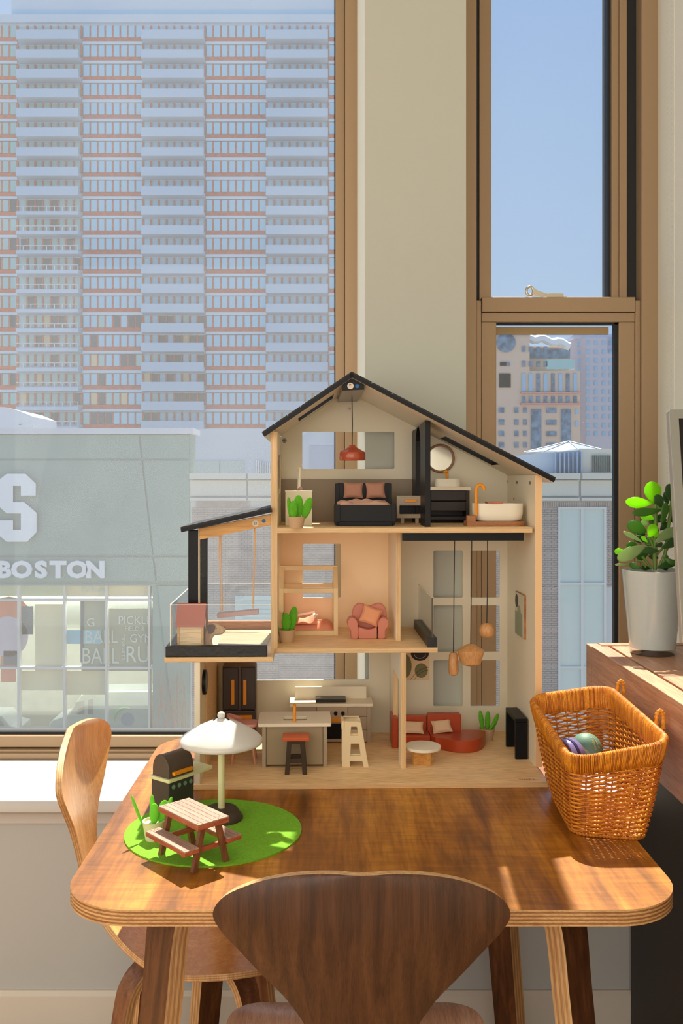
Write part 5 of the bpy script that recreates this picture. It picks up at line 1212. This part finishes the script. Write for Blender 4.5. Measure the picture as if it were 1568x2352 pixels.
for k in range(6):
    for yy in (-.054, .054): nl.lathe([(0, h), (.0008, h), (.0008, h+.0002), (0, h+.0002)], (-.0325+.065*(k+.5)/6, yy, 0), 8)
part('nails', nl, INK, tt, kind='stuff')
for sg in (-1, 1):
    a, b = sorted((sg*.030, sg*.059)); bn_ = part('bench', M().box(a, b, -.0625, .0625, .035, .0415), PS, t, bevel=.0006); planks(bn_, a, b, -.0625, .0625, 0, .0437, 3)
    nl = M()
    for k in range(3):
        for yy in (-.056, .056): nl.lathe([(0, .0437), (.0008, .0437), (.0008, .0439), (0, .0439)], (a+(b-a)*(k+.5)/3, yy, 0), 8)
    part('nails', nl, INK, bn_, kind='stuff')
for yy in (-.055, .047):
    for sg in (-1, 1):
        part('leg', M().prism([(sg*.011, h-.0105), (sg*.0215, h-.0105), (sg*.0385, 0), (sg*.028, 0)], yy, yy+.008), PD, t, bevel=.0005)
    part('cross_beam', M().box(-.052, .052, yy+(.008 if yy < 0 else -.006), yy+(.014 if yy < 0 else 0), .027, .035), PS, t, bevel=.0005)
# grill
gf = Fr((-.3205, 1.83, TZ+fz), math.radians(52))
GB = mat('grill_body', (74, 68, 62), .5, bump=.1, bscale=600)
t = thing('toy_grill', 'dark brown toy barbecue grill with rounded lid and cream side shelf', 'grill', gf, (.034, .025, 0))
part('body', M().box(0, .068, 0, .050, 0, .067), GB, t, bevel=.0008)
part('door', M().box(.003, .0325, -.0012, 0, .006, .045), mat('grill_front', (56, 60, 52), .5), t, bevel=.0004); part('door', M().box(.0345, .065, -.0012, 0, .006, .045), bpy.data.materials['grill_front'], t, bevel=.0004)
part('control_panel', M().box(.002, .066, -.001, 0, .047, .066), bpy.data.materials['grill_front'], t)
for k in range(4): part('knob', M().lathe([(0, -.0022), (.0042, -.0022), (.0044, -.001), (0, -.001)], (.012+.0155*k, 0, .056), 20, ax='y'), mat('knob_green', (120, 150, 130), .5) if k == 0 else bpy.data.materials['knob_green'], t)
part('shelf', M().prism(rrect(-.004, .118, -.005, .054, .004), .067, .0735, 'xy'), mat('shelf_cream', (226, 226, 176), .45), t, bevel=.0008)
lid = [(.0, .0735)]+[(.024-.024*math.cos(a), .0875+.030*math.sin(a)) for a in [math.radians(k) for k in range(0, 181, 15)]]+[(.048, .0735)]
ld = part('lid', M().prism(lid, .001, .067, 'yz'), mat('grill_lid', (84, 74, 66), .4), t, smooth=True, bevel=.0008)
part('handle', M().box(.008, .060, -.0085, -.001, .080, .0865), MUSTARD, ld, bevel=.0008)
for xx in (.0035, .0625): part('lid_band', M().prism([(y_*1.0-.0006 if y_ < .024 else y_+.0006, z_+.0006) for y_, z_ in lid[1:-1]], xx-.001, xx+.001, 'yz'), GB, ld)
cactus('bright green felt cactus in a cream cup beside the toy picnic table', 349, 1934, fz, 349, 1891, .0207, [(-.020, .058, .006, -.36, -.004), (-.002, .052, .010, -.04, .006), (.012, .044, .020, .22, .002), (.002, .040, .018, .02, -.006), (.018, .05, .010, .30, .006)], fr=TB, potm=mat('cup_cream', (222, 218, 178), .5), felt=mat('lime_felt', (112, 206, 52), .9, bump=.4, bscale=900))
# ================================================================ wicker basket
BN = [(.455, 1.742), (.585, 1.715), (.600, 1.975), (.468, 1.975)]; BT = [(.440, 1.700, .935), (.634, 1.722, .962), (.628, 2.10, .982), (.4400, 2.062, .966)]
WK = wood('wicker', (206, 118, 18), (244, 166, 44), scale=(40, 40, 40), rough=.5, coat=0, bump=.1); WKD = wood('wicker_dark', (170, 90, 14), (216, 134, 34), scale=(50, 50, 50), rough=.55, coat=0, bump=.1)
_pp = rrect(0, .2, 0, .37, .045, 8); _L = [0]
for i in range(len(_pp)):
    a, b = _pp[i], _pp[(i+1) % len(_pp)]; _L.append(_L[-1]+math.hypot(a[0]-b[0], a[1]-b[1]))
def bq(s_):
    q = (s_ % 1)*_L[-1]
    for i in range(len(_pp)):
        if q <= _L[i+1]:
            f_ = (q-_L[i])/max(1e-9, _L[i+1]-_L[i]); a, b = _pp[i], _pp[(i+1) % len(_pp)]
            return (a[0]+(b[0]-a[0])*f_)/.2, (a[1]+(b[1]-a[1])*f_)/.37
    return _pp[0][0]/.2, _pp[0][1]/.37
def bil(C, u, v, k): return C[0][k]*(1-u)*(1-v)+C[1][k]*u*(1-v)+C[2][k]*u*v+C[3][k]*(1-u)*v
def bp_(s_, t_, off=0.0):
    u, v = bq(s_)
    b = Vector((bil(BN, u, v, 0), bil(BN, u, v, 1), TZ+.006)); T = Vector(tuple(bil(BT, u, v, k) for k in range(3)))
    p = b.lerp(T, t_); p.x = b.x+(T.x-b.x)*(t_**.75); p.y = b.y+(T.y-b.y)*(t_**.75)
    e = .002; u2, v2 = bq(s_+e); u1, v1 = bq(s_-e)
    d = Vector((bil(BT, u2, v2, 0)-bil(BT, u1, v1, 0), bil(BT, u2, v2, 1)-bil(BT, u1, v1, 1), 0)).normalized()
    n_ = Vector((d.y, -d.x, 0)); return p+n_*off
bk = thing('wicker_basket', 'rectangular honey-brown wicker basket with a wrapped rim at the table corner', 'basket', W0, (.53, 1.86, TZ))
NS, NR = 38, 30
wv = M()
for r in range(NR):
    t_ = .015+r*(.80/NR)
    for dd in ((0,)):
        P = []
        for k in range(NS*6):
            s_ = k/(NS*6); w_ = math.sin(math.pi*(k/6)+(math.pi if r % 2 else 0)+math.pi/2)
            p = bp_(s_, t_, w_*.0030); p.z += .0004*math.sin(k*1.7+r); P.append(p)
        wv.tube(P, .0021, 6, True, m=r % 2)
part('weave', wv, [WK, WKD], bk, smooth=True, ang=80)
sk_ = M()
for k in range(NS): sk_.tube([bp_(k/NS, t_) for t_ in (0, .1, .25, .5, .75, .97)], .0016, 5)
part('stakes', sk_, WKD, bk, smooth=True, ang=80)
core = M(); ncr = 120
core.grid([[bp_(j/ncr, t_, o_) for j in range(ncr)] for t_, o_ in ((.80, .002), (.985, .004), (.985, -.004), (.80, -.003), (.80, .002))], closed=True)
rimp = part('rim', core, WKD, bk, smooth=True)
wr = M(); NW = 330
for k in range(NW):
    s_ = k/NW; j = rnd.uniform(-.001, .001); lo = .785+rnd.uniform(-.012, .008)
    L = [(lo, .0035), (.86, .0048), (.94, .0058), (.99, .0055), (1.012, .0015), (1.012, -.0025), (.99, -.0062), (.93, -.0060), (.85, -.0045), (lo+.01, -.0025)]
    wr.tube([bp_(s_+(q-.8)*.004*0+j*.3, q, o_) for q, o_ in L], .00165, 5, True, m=rnd.random() < .35)
part('rim_wrapping', wr, [WK, WKD], rimp, smooth=True, ang=80, kind='stuff')
br = M()
for k in range(120):
    p = bp_(k/120, .0, .002); p.z = TZ+.0035; d = (bp_((k+1)/120, 0)-bp_((k-1)/120, 0)).normalized()
    br.ell(p, (.0042, .0024, .0032), 8, 6, rot=d.to_track_quat('X', 'Z').to_matrix() @ Matrix.Rotation(.5, 3, 'Y'))
part('foot_braid', br, WKD, bk, smooth=True)
bb_ = M(); nb_ = 60
fl = [bp_(k/nb_, 0) for k in range(nb_)]
bb_.add([(p.x, p.y, TZ+.002) for p in fl]+[(p.x, p.y, TZ+.006) for p in fl], [tuple(range(nb_))[::-1], tuple(range(nb_, 2*nb_))]+[(i, (i+1) % nb_, (i+1) % nb_+nb_, i+nb_) for i in range(nb_)])
part('bottom', bb_, WKD, bk)
for px, py in ((1425, 1592), (1515, 1664)):
    z = .974 if px < 1500 else .966; Dd = (CZ-z)*F/(py-CY); x = wx(px, Dd)
    P = [(x-.0065, Dd, z-.008), (x-.0068, Dd, z+.012), (x-.005, Dd, z+.022), (x, Dd, z+.027), (x+.005, Dd, z+.022), (x+.0068, Dd, z+.012), (x+.0065, Dd, z-.008)]
    P = catmull(P, 5); rr = [.0042+.0009*math.cos(i*2.1) for i in range(len(P))]
    part('handle', M().tube(P, rr, 8), WK, bk, smooth=True, ang=80)
# what lies in the basket
solo('toy_box', 'lilac toy box half hidden at the bottom of the wicker basket', 'box', M().box(.482, .565, 1.775, 1.955, TZ+.006, TZ+.072), mat('lilac_card', (216, 196, 226), .6), W0, (.52, 1.86, TZ+.006), bevel=.002)
Db = 1.88; r_ = 34.5*Db/F; xb, zb = wx(1346, Db), wz(1719, Db)
zb = TZ+.072+r_; Db = (CZ-zb)*F/(1719-CY); xb = wx(1346, Db)
r_ = 35*Db/F; zb = TZ+.072+r_; Db = (CZ-zb)*F/(1719-CY); xb = wx(1346, Db)
bl_ = solo('toy_ball', 'sage green rubber ball with small printed words in the wicker basket', 'ball', M().ell((xb, Db, zb), (r_, r_, r_), 40, 28), mat('sage_rubber', (96, 136, 120), .55), W0, (xb, Db, zb-r_), smooth=True)
def onball(a0, b0, rot):
    c_, s_ = math.cos(rot), math.sin(rot)
    def fm(u, v, w):
        x, y = u*c_-v*s_, u*s_+v*c_
        a, b = a0+x/r_, b0+y/r_
        q = r_+.0003+w; return (xb+q*math.sin(a)*math.cos(b), Db-q*math.cos(a)*math.cos(b), zb+q*math.sin(b))
    return fm
for tx_, a0, b0, rot in (('Make it', .66, .62, -1.45), ('Happen', .36, .60, -1.50), ('yourself', -.25, .12, -.75)):
    part('lettering', M().text(tx_, 0, 0, .0085, 0, .0003, fmap=onball(a0, b0, rot)), mat('print_gold', (206, 190, 140), .5), bl_)
Dt = 1.86; xt, zt = wx(1283, Dt), wz(1722, Dt)
tn = M().lathe([(0, -.016), (.033, -.016), (.0345, -.014), (.0345, .014), (.033, .016), (0, .016)], (0, 0, 0), 48, ax='x')
Rm = Matrix.Rotation(math.radians(28), 3, 'Z'); zt = TZ+.072+.0345
tn.v = [tuple(Rm @ Vector(v)+Vector((.482, 1.885, zt))) for v in tn.v]
tnn = solo('round_tin', 'round violet tin standing on edge beside the sage ball in the basket', 'tin', tn, mat('violet_tin', (150, 140, 206), .3, metal=.5), W0, (.482, 1.885, TZ+.072), smooth=True, ang=40)
rg = M().lathe([(.034, -.004), (.0358, -.003), (.0358, .003), (.034, .004)], (0, 0, 0), 48, ax='x'); rg.v = [tuple(Rm @ Vector(v)+Vector((.482, 1.885, zt))) for v in rg.v]
part('seam_ring', rg, mat('violet_tin_dark', (70, 60, 110), .35, metal=.5), tnn, smooth=True)
# ================================================================ desk, plant, monitor
dx, dz = .670, 1.02
dk = thing('walnut_desk', 'tall walnut desk with inset lids and a charcoal base beside the window', 'desk', W0, (.82, 1.7, 0))
part('front_rail', M().box(dx, dx+.02, .9, 2.385, .83, dz-.004), DESKW, dk, bevel=.0012)
part('corner_post', M().box(dx-.0005, dx+.03, 2.386, 2.435, .62, dz-.002), DESKW, dk, bevel=.002)
part('carcass', M().box(dx+.02, XR-.002, .9, 2.43, .83, dz-.012), DESKW, dk)
part('edge_strip', M().box(dx, dx+.042, .9, 2.385, dz-.0042, dz), DESKW, dk, bevel=.0012)
part('back_strip', M().box(dx+.03, XR-.002, 2.398, 2.435, dz-.012, dz), DESKW, dk, bevel=.0012)
for a, b in ((2.03, 2.388), (1.64, 2.024), (.9, 1.634)):
    part('lid_panel', M().prism(rrect(dx+.050, XR-.003, a, b, .012, 5), dz-.010, dz, 'xy'), DESKW, dk, bevel=.0015)
part('base_cabinet', M().box(.785, XR-.002, .9, 2.43, 0, .83), mat('charcoal_base', (58, 56, 54), .6), dk, bevel=.002)
Dv = 2.285; xv = wx(1498, Dv)
pl = thing('succulent_plant', 'jade plant with fleshy green leaves in a frosted glass pot on the desk', 'plant', W0, (xv, Dv, dz))
PG = mat('frosted_glass', (200, 210, 210), .10, sss=.5, coat=.6)
rv0, rv1 = .0535, .0725; zt_ = wz(1308, Dv)
part('pot', M().lathe([(0, dz+.016), (rv0+.001, dz+.016), (rv1, zt_), (rv1-.003, zt_), (rv1-.006, zt_-.02), (0, zt_-.022)], (xv, Dv, 0), 56), PG, pl, smooth=True, ang=40)
part('clear_base', M().lathe([(0, dz), (rv0-.003, dz), (rv0, dz+.003), (rv0+.001, dz+.016), (0, dz+.016)], (xv, Dv, 0), 56), pane_mat('clear_glass', (.9, .93, .93), .12, .12, spots=False), pl, smooth=True, ang=40)
part('soil', M().lathe([(0, zt_-.016), (rv1-.007, zt_-.018), (rv1-.007, zt_-.021), (0, zt_-.021)], (xv, Dv, 0), 32), mat('soil', (74, 58, 44), .95, bump=1, bscale=200), pl)
def leafm(name, c, tr):
    m = mat(name, c, .32, coat=.2); n = m.node_tree; p = n.nodes['Principled BSDF']; o = n.nodes['Material Output']
    t = n.nodes.new('ShaderNodeBsdfTranslucent'); t.inputs[0].default_value = (*lin(tuple(min(255, v*1.25) for v in c)), 1); x = n.nodes.new('ShaderNodeMixShader'); x.inputs[0].default_value = tr
    n.links.new(p.outputs[0], x.inputs[1]); n.links.new(t.outputs[0], x.inputs[2]); n.links.new(x.outputs[0], o.inputs[0]); return m
LM = [leafm('leaf_green', (84, 134, 52), .45), leafm('leaf_lime', (150, 206, 40), .6), leafm('leaf_dark', (66, 106, 54), .3), leafm('leaf_silver', (150, 176, 120), .35)]
cc = lambda x, y, d=0: (wx(1400+x*.1871, Dv+d), Dv+d, wz(1080+y*.1871, Dv+d))
LV = [(555, 420, 505, 145, 195, 1, .01), (520, 410, 200, 385, 130, 1, .0), (640, 490, 280, 530, 95, 0, .0), (540, 600, 372, 540, 105, 1, -.01), (450, 760, 225, 650, 150, 0, 0), (480, 825, 550, 665, 120, 1, -.02),
      (400, 885, 168, 755, 55, 3, 0), (340, 925, 205, 920, 95, 0, 0), (440, 925, 100, 1090, 150, 3, -.03), (185, 995, 58, 1000, 75, 1, 0), (230, 1155, 70, 1160, 32, 3, -.01), (385, 1212, 240, 1150, 75, 0, -.02), (640, 480, 570, 305, 120, 2, .01),
      (645, 650, 690, 400, 85, 0, -.01), (700, 440, 690, 260, 80, 2, .02), (780, 400, 720, 175, 135, 2, .01), (560, 880, 800, 720, 115, 3, -.02), (640, 950, 830, 850, 115, 2, -.03), (605, 990, 388, 980, 80, 2, -.02), (580, 1200, 830, 1120, 85, 2, -.02),
      (660, 1070, 800, 1160, 62, 0, -.02), (740, 500, 800, 650, 80, 2, .01), (560, 640, 665, 560, 95, 2, .02), (540, 830, 595, 755, 55, 1, -.01), (460, 885, 392, 810, 50, 1, -.01), (620, 740, 700, 640, 75, 2, .02), (700, 450, 800, 490, 95, 2, .02),
      (560, 930, 650, 905, 60, 2, -.01), (470, 850, 300, 840, 90, 2, .03), (560, 640, 480, 620, 80, 2, .01), (440, 790, 330, 770, 80, 2, .03), (600, 1080, 480, 1050, 60, 2, .02), (640, 640, 700, 760, 80, 2, .02), (500, 1210, 380, 1190, 60, 2, .02), (640, 1210, 720, 1190, 60, 2, .03),
      (560, 900, 430, 880, 90, 0, .01), (600, 760, 520, 700, 90, 2, .02), (470, 1020, 330, 1080, 100, 0, .02), (700, 620, 620, 600, 80, 0, .0), (690, 860, 610, 800, 90, 2, .02), (620, 1120, 720, 1060, 80, 0, .01), (540, 470, 600, 380, 80, 3, .02), (730, 780, 820, 720, 90, 2, .01), (480, 960, 560, 1000, 80, 2, .03), (380, 700, 440, 620, 90, 3, .015)]
for i, (x0, y0, x1, y1, w_, m_, dd) in enumerate(LV):
    a, b = Vector(cc(x0, y0, dd)), Vector(cc(x1, y1, dd+.012*math.sin(i*2.4))); ax = (b-a); L_ = ax.length; ax.normalize()
    side = ax.cross(Vector((0, 1, .35*math.sin(i*1.9)))).normalized(); nn = ax.cross(side)
    Rr = Matrix((side, nn, ax)).transposed()
    part('leaf', M().ell((a+b)/2, (w_*.1871*Dv/F/2*1.18, .0034, L_/2*1.04), 18, 14, rot=Rr, fn=lambda p: Vector((p.x*(.42+.58*min(1, max(0, (p.z+1)/1.25))), p.y+.5*p.x*p.x-.3*p.z*p.z, p.z))), LM[m_], pl, smooth=True, ang=80)
SM = mat('jade_stem', (110, 140, 60), .5)
for S_, r0 in (([(555, 1225), (550, 1080), (550, 930), (560, 640), (555, 420)], .005), ([(555, 1000), (500, 860), (470, 810)], .003), ([(640, 1210), (690, 960), (710, 760), (740, 540), (760, 380)], .0045), ([(520, 1210), (420, 1085), (400, 1060)], .0035), ([(440, 1190), (380, 1120), (340, 1120)], .0028), ([(565, 1060), (610, 1000), (660, 950)], .003), ([(555, 420), (640, 490)], .0028), ([(560, 880), (480, 780)], .002), ([(600, 1200), (650, 1080), (720, 930)], .0035)):
    part('stem', M().tube(catmull([cc(x, y, .004) for x, y in S_], 3), r0, 8), SM, pl, smooth=True)
# monitor
mo = thing('computer_monitor', 'silver framed monitor with a black screen at the right edge on the desk', 'monitor', W0, (.90, 2.07, dz))
mx = wx(1565, 2.035); tl = math.radians(9); zb0 = dz+.07; Lm = .525
def mon(x0, x1, a, b, d0, d1, mats, nm, bev=0, par=None):
    mb = M().box(x0, x1, d0, d1, a, b); c_, s_ = math.cos(tl), math.sin(tl)
    mb.v = [(x, 2.03+y*c_+(z)*s_, zb0-y*s_+z*c_) for x, y, z in mb.v]
    return part(nm, mb, mats, par or mo, bevel=bev)
ALU = mat('aluminium', (200, 196, 188), .35, metal=.4)
hsg = mon(mx, mx+.19, 0, Lm, 0, .022, ALU, 'housing', .004)
mon(mx+.001, mx+.189, .001, Lm-.001, -.003, .0, mat('bezel_glass', (150, 152, 144), .15), 'bezel', .0006, hsg)
mon(mx+.020, mx+.189, .10, Lm-.022, -.0036, -.003, mat('screen_black', (12, 12, 12), .15), 'screen', 0, hsg)
part('stand', M().box(mx+.07, XR-.01, 2.05, 2.10, dz+.004, dz+.12), ALU, mo, bevel=.002); part('foot', M().box(mx+.05, XR-.01, 2.0, 2.16, dz, dz+.005), ALU, mo, bevel=.002)
